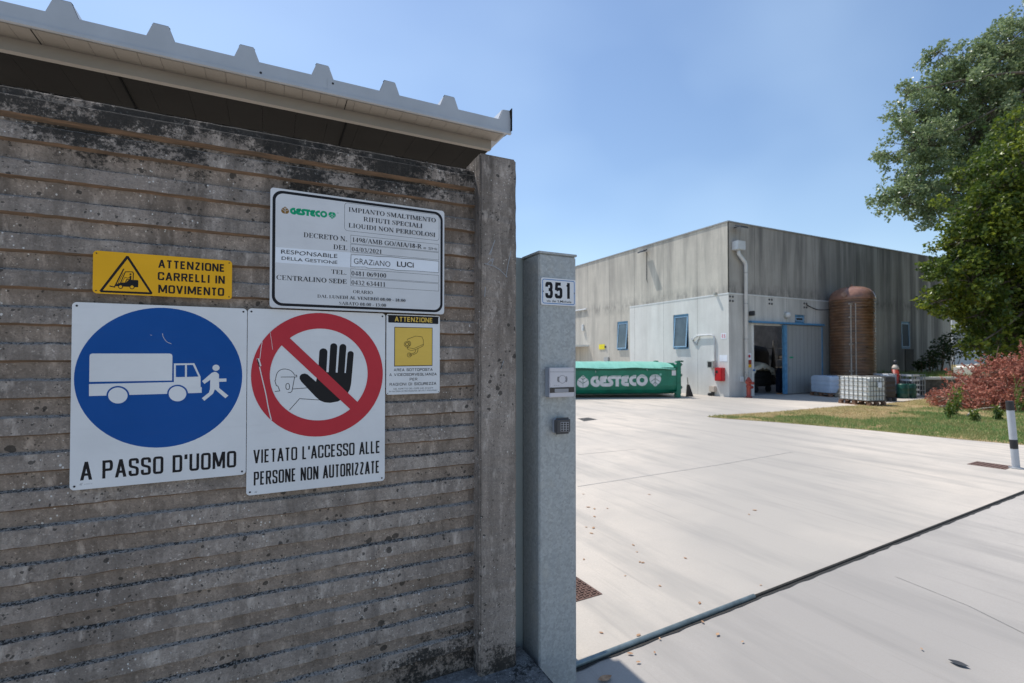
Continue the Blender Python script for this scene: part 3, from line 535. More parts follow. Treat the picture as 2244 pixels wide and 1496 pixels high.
# ================================================================== BOUNDARY WALL
ZB, PER, YO, DEP = .25, .1165, 2.056, .025
t = thing('concrete_wall', 'weathered ribbed concrete boundary wall carrying the signs', 'wall', (-2, 2.06, ZB))
prof = []                                                        # (z, depth 0 = outer face .. 1 = recess, material of the strip above it)
k0 = .355
zs = []
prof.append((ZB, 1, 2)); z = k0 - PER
while z < 2.40:
    if z > ZB:
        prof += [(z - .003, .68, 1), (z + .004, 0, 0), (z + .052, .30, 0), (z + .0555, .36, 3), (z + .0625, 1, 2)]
    z += PER
prof = [p for p in prof if p[0] < 2.405] + [(2.409, 1, 1), (2.419, 0, 0), (2.471, 0, 0), (2.4755, .12, 0), (2.4765, .72, 0), (2.501, .74, 0), (2.506, .90, 0)]
rows = []
for i, p in enumerate(prof): rows.append(p)
panels = [(0, .82), (.82, 1.29), (1.29, 1.755), (1.755, 2.22), (2.22, 3)]
XS = [-6 + .12 * i for i in range(36)] + [-1.7 + .022 * i for i in range(117)]
XS = [x for x in XS if x < .835] + [.84]
def wrow(z, d, x):
    j = mnoise.noise(Vector((x * 9, z * 40, 2))) * .0022 + mnoise.noise(Vector((x * 33, z * 60, 5))) * .0016
    chip = max(0, mnoise.noise(Vector((x * 21, z * 9, 7))) - .42) * .03 if d < .2 else 0
    return (x, YO + DEP * d + j * 1.2 + chip, z + j * 1.3)
for lo, hi in panels:
    mb = MB(); idx = [i for i in range(len(rows)) if lo <= rows[i][0] < hi]
    last = idx[-1]
    if last + 1 < len(rows): idx.append(last + 1)
    nX = len(XS); vs = []
    for i in idx:
        zz = rows[i][0]
        vs += [wrow(zz, rows[i][1], x) for x in XS]
    b = len(mb.v); mb.v += vs
    for r in range(len(idx) - 1):
        for c in range(nX - 1):
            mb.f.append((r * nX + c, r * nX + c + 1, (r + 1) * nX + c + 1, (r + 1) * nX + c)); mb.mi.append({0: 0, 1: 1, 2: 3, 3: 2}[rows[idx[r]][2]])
    if hi == 3: mb.add([(x, y, zz) for x, y in ((-6, 2.0845), (.84, 2.0845), (.84, 2.14), (-6, 2.14)) for zz in (2.5065,)], [(0, 1, 2, 3)], 0)
    z0, z1 = rows[idx[0]][0], rows[idx[-1]][0]
    mb.box(-6, .84, 2.095, 2.14, z0 + .001, z1 - .001)
    mb.build('wall_panel', ['wall_concrete', 'ridge_underside', 'ridge_ledge', 'grimy_shaded_concrete'], t)
# loose crumbs standing on the top of the wall make its edge uneven
mb = MB(); random.seed(2)
for i in range(420):
    x = random.uniform(-2.2, .8); s = random.uniform(.002, .006); mb.box(x - s * 2.5, x + s * 2.5, 2.086, 2.105, 2.5068, 2.5068 + s)
mb.build('crumbled_edge', 'wall_concrete', t)

mb = MB(); bm = bmesh.new(); bmesh.ops.create_grid(bm, x_segments=1, y_segments=1, size=.5); bm.free()
def rough_box(mb, x0, x1, y0, y1, z0, z1, step, amp, r, m=0):
    bm = bmesh.new(); bmesh.ops.create_cube(bm, size=1)
    for v in bm.verts: v.co = ((x0 + x1) / 2 + v.co.x * (x1 - x0), (y0 + y1) / 2 + v.co.y * (y1 - y0), (z0 + z1) / 2 + v.co.z * (z1 - z0))
    bmesh.ops.bevel(bm, geom=bm.edges[:], offset=r, segments=2, affect='EDGES')
    n = int((z1 - z0) / step)
    for i in range(1, n): bmesh.ops.bisect_plane(bm, geom=bm.verts[:] + bm.edges[:] + bm.faces[:], plane_co=(0, 0, z0 + i * step), plane_no=(0, 0, 1))
    for v in bm.verts:
        q = v.co.copy(); v.co += Vector((mnoise.noise(q * 23 + Vector((9, 0, 0))), mnoise.noise(q * 23), mnoise.noise(q * 23 + Vector((0, 9, 0))))) * amp
    bm.verts.index_update(); mb.add([v.co[:] for v in bm.verts], [[v.index for v in f.verts] for f in bm.faces], m); bm.free()
t = thing('concrete_post', 'scratched square concrete post ending the ribbed wall', 'post', (.93, 2.08, .24))
mb = MB(); rough_box(mb, .83, 1.012, 2.0, 2.18, .24, 2.562, .03, .0035, .008); mb.build('shaft', 'post_concrete', t)
mb = MB(); yq = 1.9985                                             # pale scratches scored into the face
for ln in ([(1079, 575), (1074, 560), (1082, 532)], [(1070, 560), (1078, 545), (1085, 525)], [(1068, 578), (1083, 562), (1077, 582)], [(1120, 550), (1113, 580), (1109, 607)], [(1062, 577), (1090, 585), (1112, 607)], [(1100, 800), (1096, 812), (1104, 790)], [(1064, 628), (1062, 650)]):
    mb.ribbon([(on(a, b, 1, yq).x, on(a, b, 1, yq).z) for a, b in smoothed(ln, 1)], .0035, yq)
mb.build('scratch', 'print_grey', t)
t = thing('concrete_plinth', 'mossy blackened concrete footing under the wall end', 'footing', (-2, 2, 0))
mb = MB(); rough_box(mb, -6, 1.125, 1.80, 2.16, -.1, .25, .05, .006, .03); mb.build('footing', 'mossy_concrete', t)
# gate posts and the sliding gate leaf parked behind the wall
t = thing('sliding_gate', 'grey green steel gate leaf parked behind the concrete post', 'gate', (-1.5, 2.2, .02))
mb = MB(); mb.rbox(-4, 1.29, 2.17, 2.215, .06, 2.15, .006); mb.build('leaf', 'gate_paint', t)
for xw in (-3, .4): mb = MB(); mb.tube([(xw, 2.17, .05), (xw, 2.215, .05)], .048, 20); mb.build('wheel', 'rail_metal', t)
t = thing('gate_rail', 'gate track running across the drive, painted grey then dark', 'rail', (1.5, rail_y(1.5), 0))
mb = MB(); mb.tube([(-4.4, rail_y(-4.4) + .05, .006), (1.3, rail_y(1.3) + .068, .008), (3.0, rail_y(3.0) + .066, .006)], .015, 10); mb.build('painted_rail', 'rail_metal', t, True)
mb = MB(); mb.tube([(3.0, rail_y(3.0) + .066, .0), (12.8, rail_y(12.8) + .066, .0)], .011, 10); mb.build('dark_rail', 'joint_dark', t, True)
t = thing('steel_gate_post', 'tall galvanised square steel gate post with a flat cap', 'post', (1.235, 2.06, 0))
mb = MB(); mb.rbox(1.13, 1.338, 2.0, 2.165, -.02, 2.14, .006, seg=3); mb.build('shaft', 'galvanised_steel', t)
mb = MB(); mb.rbox(1.126, 1.342, 1.996, 2.169, 2.141, 2.152, .002); mb.build('cap', 'galvanised_steel', t)
t = thing('gate_motor', 'rounded gate motor housing standing behind the steel post', 'motor', (1.32, 2.42, 0))
mb = MB(); mb.rbox(1.22, 1.46, 2.33, 2.55, 0, .32, .04); mb.build('housing', 'white_paint', t)

# house number, intercom and keypad on the steel post
def P2(pl):
    def f(px, py): v = on(px, py, 1, pl); return (v.x, v.z)
    return f
def corners(t, x0, x1, z0, z1, y, r=.004, ins=.012, m=0):
    for x in (x0 + ins, x1 - ins):
        for z in (z0 + ins, z1 - ins): mb = MB(); mb.flat(ell(x, z, r, r, 12), y, m); mb.build('screw', 'ink', t)
def plate(x0, x1, z0, z1, r, yf, yb, parent, mat, name='plate'):
    mb = MB(); mb.prism(rrect(x0, x1, z0, z1, r), 1, yf, yb); return mb.build(name, [mat], parent)
f = P2(1.992); t = thing('house_number_plate', 'white enamel house number plate reading 351 on the galvanised post', 'sign', (1.235, 1.995, 2.0))
(x0, z1), (x1, _) = f(1186, 607), f(1261.5, 617); _, z0 = f(1187, 667)
plate(x0, x1, z0, z1, .008, 1.992, 1.9985, t, 'sign_white')
mb = MB(); mb.ribbon(rrect(x0 + .008, x1 - .008, z0 + .008, z1 - .008, .008), .0035, 1.992, closed=True); mb.build('border', 'number_blue', t)
mb = MB(); q = lambda a, b: f(1170 + a / 3.936, 590 + b / 3.936)
for c_, a, b in (('3', 98, 164), ('5', 180, 246), ('1', 274, 314)): gtext(q, c_, a, 105 + (a - 98) * .06, 247 + (a - 98) * .03, b, 1.992, .2, 'sign_black', t)
put_text(mb, 'via dei S.Michele', q(108, 0)[0], q(323, 0)[0], q(108, 279)[1], q(108, 259)[1], 1.992, .012); mb.build('lettering', 'sign_black', t)
for a, b in ((80, 188), (348, 206)): mb = MB(); mb.flat(ell(*q(a, b), .003, .003, 10), 1.9915); mb.build('screw', 'ink', t)
f = P2(1.955); q = lambda a, b: f(1170 + a / 3.936, 590 + b / 3.936)
t = thing('intercom', 'silver door intercom with round speaker on the galvanised post', 'intercom', (1.24, 1.998, 1.55))
x0, z1 = q(135, 848); x1 = q(348, 850)[0]; z0 = q(135, 1106)[1]
mb = MB(); mb.rbox(x0, x1, 1.965, 1.999, z0, z1, .004); mb.build('housing', 'plastic_side', t)
mb = MB(); mb.rbox(x0, x1, 1.955, 1.9645, z0, z1, .003); fp = mb.build('faceplate', 'silver_plastic', t)
mb = MB(); zz0, zz1 = q(135, 1066)[1], q(135, 1020)[1]; mb.box(x0 + .001, x1 - .001, 1.9535, 1.9548, zz0, zz1); mb.build('display_strip', 'display', t)
mb = MB(); mb.flat([q(178, 1030), q(297, 1028), q(297, 1060), q(178, 1062)], 1.9532); mb.build('name_window', 'key_line', t)
mb = MB(); c = q(245, 948); mb.ribbon(ell(*c, .0185, .0185, 40), .0012, 1.9547, closed=True)
for s in (0, pi):
    for k in range(3): mb.ribbon(ell(c[0], c[1], .0215 + .0028 * k, .0215 + .0028 * k, 10, s - .62 + .06 * k, s + .62 - .06 * k), .0014, 1.9547)
for k in range(3): mb.flat(ell(*q(177 + 16 * k, 1001), .0013, .0013, 8), 1.9547)
mb.ribbon([q(135, 884), q(348, 884)], .001, 1.9547); mb.build('speaker', 'ink', t)
f = P2(1.958); q = lambda a, b: f(1170 + a / 3.936, 590 + b / 3.936)
t = thing('keypad', 'small dark square entry keypad below the intercom', 'keypad', (1.25, 1.998, 1.33))
x0, z1 = q(187, 1285); x1 = q(322, 1285)[0]; z0 = q(187, 1428)[1]
mb = MB(); mb.rbox(x0 + .004, x1 - .004, 1.978, 1.999, z0 + .004, z1 - .004, .006); mb.build('backplate', 'plastic_side', t)
mb = MB(); mb.rbox(x0, x1, 1.958, 1.978, z0, z1, .009, seg=3); mb.build('body', 'dark_plastic', t)
for r_ in range(4):
    for c_ in range(3):
        mb = MB(); a, b = q(242 + 24 * c_, 1328 + 20 * r_); mb.box(a - .0042, a + .0042, 1.9555, 1.9585, b - .0034, b + .0034); mb.build('key', 'key_dark', t)
mb = MB(); mb.flat([q(230, 1316), q(302, 1316), q(302, 1398), q(230, 1398)], 1.9579); mb.build('key_panel', 'key_line', t)

# ================================================================== SIGNS ON THE WALL
YS = 2.05
f = P2(YS)
def boxpx(a, b):                                                  # two opposite corners in photo pixels -> x0, x1, z0, z1
    p, q_ = f(*a), f(*b); return min(p[0], q_[0]), max(p[0], q_[0]), min(p[1], q_[1]), max(p[1], q_[1])
def stext(mb, q, body, xl, ytop, ybase, xr, y, bold=0., roman=False, slant=0., jit=0., m=0):
    a, b = q(xl, ybase), q(xl, ytop); xe = q(xr, ybase)[0]
    (put_roman(mb, body, a[0], xe, a[1], b[1], y, m) if roman else put_text(mb, body, a[0], xe, a[1], b[1], y, bold, slant, m, jit))
def zoomer(s, ox, oy, ff=None): return lambda a, b: (ff or f)(ox + a / s, oy + b / s)
# forklift warning
t = thing('forklift_warning_sign', 'yellow warning sign with a forklift triangle, reading ATTENZIONE CARRELLI IN MOVIMENTO', 'sign', (-.326, YS, 1.86))
x0, x1, z0, z1 = boxpx((204, 548), (508, 656)); z0 = f(202, 642)[1]
plate(x0, x1, z0, z1, .012, YS, YS + .003, t, 'sign_yellow')
q = zoomer(6.905, 195, 540); mb = MB()
tri = [(582, 150), (176, 672), (943, 706)]; P_ = [q(*p) for p in tri]
def rtri(P, cut):
    out = []
    for i in range(3):
        a, b, c = Vector(P[i - 1]), Vector(P[i]), Vector(P[(i + 1) % 3]); out += [tuple(b + (a - b).normalized() * cut), tuple(b + (c - b).normalized() * cut)]
    return out
oP = [q(582, 118), q(140, 690), q(978, 726)]; iP = [q(582, 188), q(210, 662), q(916, 691)]
o6 = smoothed(rtri(oP, .006), 1, True); c_ = Vector(((oP[0][0] + oP[1][0] + oP[2][0]) / 3, (oP[0][1] + oP[1][1] + oP[2][1]) / 3))
def ringfill(mb, A, B, y):
    mb.lay += 1; yy = y - mb.lay * 3e-5; k = len(A); mb.add([(p[0], yy, p[1]) for p in A + B], [(i, (i + 1) % k, k + (i + 1) % k, k + i) for i in range(k)])
o6 = rtri(oP, .006); i6 = []
for i in range(3): i6 += [iP[i], tuple(Vector(iP[i]) * .999 + Vector(iP[(i + 1) % 3]) * .001)]
ringfill(mb, o6, i6, YS); mb.build('warning_triangle', 'sign_black', t)
mb = MB(); rb = lambda pts, w: mb.ribbon([q(*p) for p in pts], w * .00019, YS)
W_ = (q(700, 600)[0] - q(600, 600)[0]) / 100 / .00019
rb([(527, 335), (385, 612), (310, 595)], 20 * W_); rb([(520, 400), (440, 555)], 7 * W_); rb([(478, 548), (550, 382), (655, 382), (672, 400), (668, 505)], 15 * W_)
for pts in ([(395, 598), (430, 560), (480, 543), (560, 543), (602, 503), (735, 506), (748, 520), (745, 615), (690, 615), (600, 608), (510, 606)],): mb.flat([q(*p) for p in pts][::-1], YS)
for cx, cy, r_ in ((478, 608, 37), (652, 612, 38)): mb.flat([q(a, b) for a, b in ell(cx, cy, r_, r_ * .88, 24)], YS)
mb.flat([q(a, b) for a, b in ell(628, 418, 15, 13, 16)], YS); rb([(630, 440), (626, 510)], 26 * W_); rb([(622, 468), (585, 478), (545, 465)], 10 * W_); rb([(618, 498), (568, 500), (552, 545)], 13 * W_); rb([(545, 462), (505, 535)], 5 * W_)
mb.build('pictogram', 'sign_black', t)
for cx, cy, r_ in ((478, 608, 24), (652, 612, 26)): mb = MB(); mb.flat([q(a, b) for a, b in ell(cx, cy, r_, r_ * .88, 24)], YS - .0008); mb.build('pictogram_wheel', 'sign_yellow', t)
for s_, xl, yt, yb, xr in (('ATTENZIONE', 1047, 195, 318, 2055), ('CARRELLI IN', 1040, 382, 506, 2055), ('MOVIMENTO', 1047, 575, 700, 2045)): gtext(q, s_, xl, yt, yb, xr, YS, .19, 'sign_black', t, .085)
corners(t, x0, x1, z0, z1, YS - .0012, .0022, .009)
# walking pace sign
t = thing('walking_pace_sign', 'white sign with a blue disc, a truck and a walker, reading A PASSO D UOMO', 'sign', (-.327, YS, 1.22))
x0, x1, z0, z1 = boxpx((158, 660), (538.5, 1040)); z0 = f(153, 1075)[1]; z1 = (f(160, 660)[1] + f(540, 677)[1]) / 2
plate(x0, x1, z0, z1, .013, YS, YS + .003, t, 'sign_white')
q = zoomer(4.465, 150, 655); mb = MB()
cx = (f(162.8, 829)[0] + f(530.3, 823)[0]) / 2; cz = (f(352.7, 674.3)[1] + f(344.8, 980.4)[1]) / 2; rr = (f(530.3, 823)[0] - f(162.8, 829)[0]) / 2 + .001
mb.flat(ell(cx, cz, rr, rr + .002, 80), YS); mb.build('blue_disc', 'sign_blue', t)
mb = MB(); y_ = YS - .0006; F = lambda pts: mb.flat([q(*p) for p in pts][::-1], y_)
F([(204, 810), (207, 560), (212, 542), (232, 533), (990, 533), (1012, 541), (1018, 560), (1014, 797)])
F([(202, 832), (1032, 812), (1032, 630), (1232, 628), (1293, 760), (1293, 862), (1304, 862), (1304, 917), (1175, 921), (202, 949)])
mb.flat([q(a, b) for a, b in ell(1444, 672, 35, 30, 24)], y_)
F(smoothed([(1402, 722), (1440, 708), (1472, 735)], 2) + [(1475, 870), (1565, 945), (1535, 970), (1433, 882), (1415, 925), (1330, 995), (1305, 970), (1375, 915), (1385, 880), (1388, 790), (1330, 830), (1308, 803)]); F([(1474, 778), (1546, 777), (1546, 807), (1474, 809)])
mb.build('pictogram', 'sign_white', t)
mb = MB(); y_ = YS - .0013
F([(1052, 648), (1140, 646), (1140, 762), (1052, 763)]); F([(1160, 645), (1218, 645), (1272, 758), (1160, 762)])
for cx_, cy_, rx_, ry_ in ((485, 943, 112, 93), (1068, 926, 102, 88)): mb.flat([q(a, b) for a, b in ell(cx_, cy_, rx_, ry_, 36)], y_)
mb.build('pictogram_detail', 'sign_blue', t)
y_ = YS - .0019
for cx_, cy_, rx_, ry_ in ((485, 943, 95, 78), (1068, 926, 86, 74)): mb = MB(); mb.flat([q(a, b) for a, b in ell(cx_, cy_, rx_, ry_, 36)], y_); mb.build('pictogram_wheel', 'sign_white', t)
mb = MB(); mb.ribbon([q(*p) for p in smoothed([(920, 335), (925, 370), (960, 420), (1008, 438)])], .0012, YS - .0008); mb.build('scratch', 'scratch', t); mb = MB(); mb.ribbon([q(*p) for p in ((800, 350), (818, 355))], .001, YS - .0008); mb.build('scratch', 'scratch', t)
q2 = zoomer(2.624, 140, 530); gtext(q2, "A PASSO D'UOMO", 93, 1266, 1372, 990, YS, .138, 'sign_black', t, .10)
corners(t, x0, x1, z0, z1, YS - .0008, .0034, .012)
mb = MB(); stext(mb, q2, 'AE', 86, 1388, 1400, 104, YS, .02, slant=.3); stext(mb, q2, '615067 S', 116, 1390, 1396, 162, YS); mb.build('imprint', 'print_grey', t)
# no entry sign
t = thing('no_entry_sign', 'white sign with a red barred ring over a black hand, reading VIETATO L ACCESSO', 'sign', (.176, YS, 1.14))
x0, x1, z0, z1 = boxpx((543, 675), (843, 1055)); z0 = f(541, 1086)[1]
plate(x0, x1, z0, z1, .013, YS, YS + .003, t, 'sign_white')
q = zoomer(6.505, 590, 690); q4 = zoomer(3.4, 530, 660)
mb = MB(); px1 = q(900, 900)[0] - q(899, 900)[0]
def cap(a, b, w):
    A, B = Vector(q(*a)), Vector(q(*b)); d = (A - B).normalized(); n_ = Vector((-d.y, d.x)); r_ = w * px1 / 2; ang = atan2(n_.y, n_.x)
    mb.flat([(A.x + r_ * cos(ang - pi * i / 14), A.y + r_ * sin(ang - pi * i / 14)) for i in range(15)] + [tuple(B - n_ * r_), tuple(B + n_ * r_)], YS)
cap((772, 530), (752, 900), 116); cap((920, 450), (892, 900), 102); cap((1050, 460), (1018, 900), 101); cap((1160, 556), (1128, 930), 92)
A = [(690, 806), (1180, 830), (1168, 980), (1150, 1060), (1115, 1120), (1060, 1185), (980, 1232), (870, 1252), (790, 1245), (725, 1220), (660, 1165), (455, 948), (432, 905), (436, 868), (462, 842), (505, 832), (545, 845), (667, 950), (680, 880)]
mb.flat([q(*p) for p in A][::-1], YS); mb.build('hand', 'sign_black', t)
mb = MB(); lw = 9 * px1; ln = lambda pts, it=0: mb.ribbon([q(*p) for p in (smoothed(pts, it) if it else pts)], lw, YS)
ln([(88, 930), (96, 880), (112, 820), (160, 778), (225, 766), (300, 785), (345, 825), (360, 857)], 2); ln([(358, 857), (392, 857), (392, 882), (165, 884)]); ln([(362, 884), (324, 1085), (305, 1104), (266, 1103)]); ln([(93, 922), (80, 938), (103, 1008), (124, 1012), (150, 1082), (78, 1090)])
mb.ribbon([q(*p) for p in smoothed([(238, 975), (287, 975), (290, 1060), (236, 1062)], 2, True)], lw, YS, closed=True); ln([(330, 1055), (540, 1038)]); ln([(288, 1355), (432, 1192), (720, 1211)])
mb.build('worker_outline', 'sign_black', t)
cx = (q4(68, 555)[0] + q4(1050, 535)[0]) / 2; R1 = (q4(1050, 535)[0] - q4(68, 555)[0]) / 2; cz = (q4(590, 87)[1] + q4(560, 1008)[1]) / 2; Rz = (q4(590, 87)[1] - q4(560, 1008)[1]) / 2
r1 = (q4(937, 530)[0] - q4(208, 550)[0]) / 2; cx2 = (q4(937, 530)[0] + q4(208, 550)[0]) / 2; rz = (q4(585, 203)[1] - q4(565, 888)[1]) / 2; cz2 = (q4(585, 203)[1] + q4(565, 888)[1]) / 2
mb = MB(); ringfill(mb, ell(cx, cz, R1, Rz, 80), ell(cx2, cz2, r1, rz, 80), YS - .001)
mb.flat([q(*p) for p in ((165, 420), (282, 318), (1270, 1250), (1165, 1352))][::-1], YS - .0012); mb.build('prohibition_ring', 'sign_red', t)
mb = MB(); mb.ribbon([q4(*p) for p in smoothed([(112, 425), (128, 470), (150, 570), (180, 690), (196, 790), (220, 885)])], .0035, YS - .0016); mb.build('scratch', 'scratch', t); mb = MB(); mb.ribbon([q4(*p) for p in ((152, 300), (143, 350), (134, 430))], .002, YS - .0016); mb.build('scratch', 'scratch', t); mb = MB(); mb.ribbon([q4(*p) for p in ((210, 225), (222, 300), (229, 360))], .0012, YS - .0016); mb.build('scratch', 'scratch', t); mb = MB(); mb.flat([q4(*p) for p in ((110, 425), (130, 425), (146, 480), (128, 490))], YS - .0016)
mb.build('scratch', 'scratch', t)
gtext(q4, "VIETATO L'ACCESSO ALLE", 85, 1108, 1209, 1030, YS, .122, 'sign_black', t, .09); gtext(q4, 'PERSONE NON AUTORIZZATE', 88, 1271, 1373, 1025, YS, .122, 'sign_black', t, .09)
corners(t, x0, x1, z0, z1, YS - .0012, .0034, .012)
mb = MB(); stext(mb, q4, 'AE', 92, 1416, 1428, 112, YS, .02, slant=.3); mb.build('imprint', 'print_grey', t)
# video surveillance notice
t = thing('video_surveillance_sign', 'small white notice with a camera on yellow, headed ATTENZIONE', 'sign', (.546, YS, 1.495))
x0, x1, z0, z1 = boxpx((847, 687.5), (963.5, 861)); 
plate(x0, x1, z0, z1, .008, YS, YS + .003, t, 'sign_white'); q = zoomer(7.877, 840, 680)
mb = MB(); a, b = q(85, 75), q(950, 237); mb.flat(rrect(a[0], b[0], q(84, 208)[1], a[1], .004), YS); mb.build('header_band', 'sign_black', t)
gtext(q, 'ATTENZIONE', 197, 106, 188, 850, YS - .0004, .19, 'sign_pale_yellow', t, .08)
mb = MB(); mb.flat([q(190, 282), q(187, 967), q(848, 955), q(850, 298)], YS); mb.build('picture_border', 'sign_black', t)
mb = MB(); mb.flat([q(202, 294), q(199, 953), q(838, 943), q(840, 308)], YS - .0006); mb.build('picture_field', 'sign_pale_yellow', t)
mb = MB(); y_ = YS - .0012; ln = lambda pts, it=0, cl=False, w=6: mb.ribbon([q(*p) for p in (smoothed(pts, it, cl) if it else pts)], w * .000255, y_, closed=cl)
ln([(412, 520), (420, 495), (560, 442), (665, 455), (690, 510), (690, 585), (520, 660), (415, 640)], 0); ln([(690, 585), (688, 615), (530, 685), (470, 690), (412, 665), (412, 625)], 1); ln(ell(408, 582, 48, 48, 24), 0, True); ln(ell(408, 582, 26, 28, 20), 0, True, 9); ln([(425, 535), (450, 525), (478, 570), (460, 610), (435, 622)], 1)
ln([(555, 680), (552, 718), (520, 740), (470, 752)], 1); ln([(598, 662), (592, 715), (565, 745), (470, 778)], 1); ln(ell(448, 768, 36, 36, 20), 0, True); ln(ell(452, 764, 14, 14, 12), 0, True); mb.build('camera_drawing', 'sign_black', t)
mb = MB()
for s_, xl, yt, yb, xr in (('AREA SOTTOPOSTA', 180, 1003, 1049, 850), ('A VIDEOSORVEGLIANZA', 103, 1087, 1133, 920), ('PER', 455, 1164, 1211, 588), ('RAGIONI DI SICUREZZA', 108, 1253, 1301, 913)): gtext(q, s_, xl, yt, yb, xr, YS, .16, 'sign_black', t, .09)
stext(mb, q, 'NEL RISPETTO DEL GDPR (UE) 2016/679', 172, 1342, 1368, 855, YS, 0, slant=.25); stext(mb, q, 'IN MATERIA DI PROTEZIONE DEI DATI PERSONALI', 95, 1387, 1413, 925, YS, 0, slant=.25); mb.build('small_print', 'sign_black', t)
corners(t, x0, x1, z0, z1, YS - .0008, .0018, .006)
# company board
YB = 2.036; fb = P2(YB); q = zoomer(4.825, 560, 390, fb)
t = thing('company_board', 'grey white company board with black border, emblem and address boxes', 'sign', (.335, YS, 1.84))
x0, z1 = fb(593.8, 409.9); x1 = fb(973.8, 470)[0]; z0 = fb(589.5, 673)[1]; x0 = (x0 + fb(589.5, 673)[0]) / 2
plate(x0, x1, z0, z1, .012, YB, YB + .012, t, 'sign_grey_white')
mb = MB(); w = .0105; i_ = .0125; ringfill(mb, rrect(x0 + i_ - w / 2, x1 - i_ + w / 2, z0 + i_ - w / 2, z1 - i_ + w / 2, .036, 8), rrect(x0 + i_ + w / 2, x1 - i_ - w / 2, z0 + i_ + w / 2, z1 - i_ - w / 2, .028, 8), YB); mb.build('border', 'sign_black', t)
mb = MB(); a, b = q(942, 258), q(1940, 658); mb.ribbon(rrect(a[0], b[0], q(937, 552)[1], a[1], .012), .0012, YB, closed=True)
for yt, yb in ((602, 688), (697, 780), (957, 1042), (1053, 1137)):
    A, B, X = q(1007, yt), q(1007, yb), q(1938, 700)[0]; mb.ribbon([(A[0], A[1]), (A[0], B[1]), (X, B[1]), (X, A[1])], .0011, YB, closed=True)
mb.build('ruled_box', 'sign_black', t)
mb = MB(); mb.flat([q(213, 728), q(208, 890), q(1000, 945), q(1003, 787)], YB); mb.flat([q(1006, 805), q(1005, 938), q(1937, 1003), q(1938, 880)], YB); mb.build('white_tape', 'tape_white', t)
mb = MB(); y_ = YB - .0005
mb.ribbon([q(*p) for p in ((1010, 810), (1150, 815), (1300, 830), (1440, 832), (1560, 850), (1720, 856), (1936, 880))], .0015, y_); mb.ribbon([q(*p) for p in ((1010, 810), (1007, 938), (1160, 940), (1190, 952), (1400, 958), (1500, 975), (1700, 982), (1934, 1000))], .0015, y_); mb.ribbon([q(*p) for p in ((1934, 1000), (1937, 880))], .0012, y_)
stext(mb, q, 'RESPONSABILE', 270, 754, 796, 865, y_, .004, jit=.22); stext(mb, q, 'DELLA GESTIONE', 275, 828, 862, 865, y_, .004, jit=.22); stext(mb, q, 'GRAZiANO', 1040, 848, 906, 1425, y_, -.006, jit=.12); stext(mb, q, 'LUCi', 1495, 880, 932, 1672, y_, .02, jit=.15); stext(mb, q, 'e SHi', 1775, 722, 748, 1918, y_, -.004, jit=.25); mb.build('handwriting', 'ink', t)
mb = MB()
for s_, xl, yt, yb, xr in (('IMPIANTO SMALTIMENTO', 985, 306, 354, 1903), ('RIFIUTI SPECIALI', 1143, 408, 456, 1762), ('LIQUIDI NON PERICOLOSI', 985, 473, 521, 1898), ('DECRETO N.', 510, 572, 623, 968), ('DEL', 825, 700, 750, 968), ('1498/AMB GO/AIA/18-R', 1022, 625, 673, 1752), ('04/03/2021', 1018, 726, 773, 1335), ('TEL.', 803, 965, 1011, 962), ('CENTRALINO SEDE', 222, 1022, 1072, 962), ('0481 069100', 1015, 980, 1029, 1380), ('0432 634411', 1015, 1078, 1126, 1372), ('ORARIO', 1032, 1182, 1216, 1238), ('DAL LUNEDÌ AL VENERDÌ 08:00 - 18:00', 655, 1230, 1263, 1583), ('SABATO 08:00 - 13:00', 883, 1305, 1339, 1378)):
    mb = MB(); stext(mb, q, s_, xl, yt, yb, xr, YB, roman=True); mb.build('lettering', 'sign_black', t)
def emap(xa, xb, zt, zb, ma=165, mb_=1703, mt=430, mbot=635):      # emblem master pixels -> plane
    return lambda a, b: (xa + (a - ma) * (xb - xa) / (mb_ - ma), zb + (mbot - b) * (zt - zb) / (mbot - mt))
xa, xb = q(270, 325)[0], q(850, 395)[0]; zt, zb = q(365, 306)[1], q(365, 378)[1]; e = emap(xa, xb, zt, zb); sc = (xb - xa) / 1538
mb = MB(); emblem_letters(mb, e, sc * 1.15, YB); emblem_leaf(mb, e, sc, YB, False, 0, 1); put_text(mb, 'o', *[e(1745, 0)[0], e(1775, 0)[0]], e(0, 445)[1], e(0, 410)[1], YB, .02, m=0); mb.build('emblem', ['sign_green', 'sign_grey_white'], t)
mb = MB(); emblem_leaf(mb, e, sc, YB, True, 0, 1); mb.build('emblem_leaf', ['sign_brown', 'sign_grey_white'], t)

# ================================================================== CANOPY BEHIND THE WALL
t = thing('canopy_roof', 'white ribbed metal canopy roof rising just behind the boundary wall', 'canopy', (-2, 3.2, 0))
XE = 1.128; ZR = 2.893; ZS = 2.823
mb = MB(); top = []
ribs = [-.687 + .2956 * i for i in range(-18, 7)]
for c in ribs: top += [(c - .046, ZR), (c - .025, ZR + .055), (c + .025, ZR + .055), (c + .046, ZR)]
top = [(-6.2, ZR)] + [p for p in top if p[0] < XE - .08] + [(XE - .066, ZR), (XE - .044, ZR + .055), (XE - .007, ZR + .058), (XE, ZR + .009)]
mb.prism([(-6.2, ZS), (XE, ZS)] + top[::-1], 1, 2.30, 2.306); fo = mb.build('fascia', 'white_sheet', t)
mb = MB(); mb.prism([(-6.2, ZS), (XE, ZS), (XE, ZS + .012), (-6.2, ZS + .012)], 1, 2.289, 2.2995); mb.box(.2187, .2202, 2.2985, 2.2998, ZS + .013, ZR - .002); mb.build('drip_edge', 'white_sheet', t)
mb = MB()
for c, z in ((.243, ZR - .018), (-.044, ZR - .044)): mb.flat(ell(c, z, .005, .005, 10), 2.299)
mb.build('fixing_screw', 'ink', t)
mb = MB(); tp2 = [(x, z + .004) for x, z in top]                     # profiled roof sheet running back over the shed
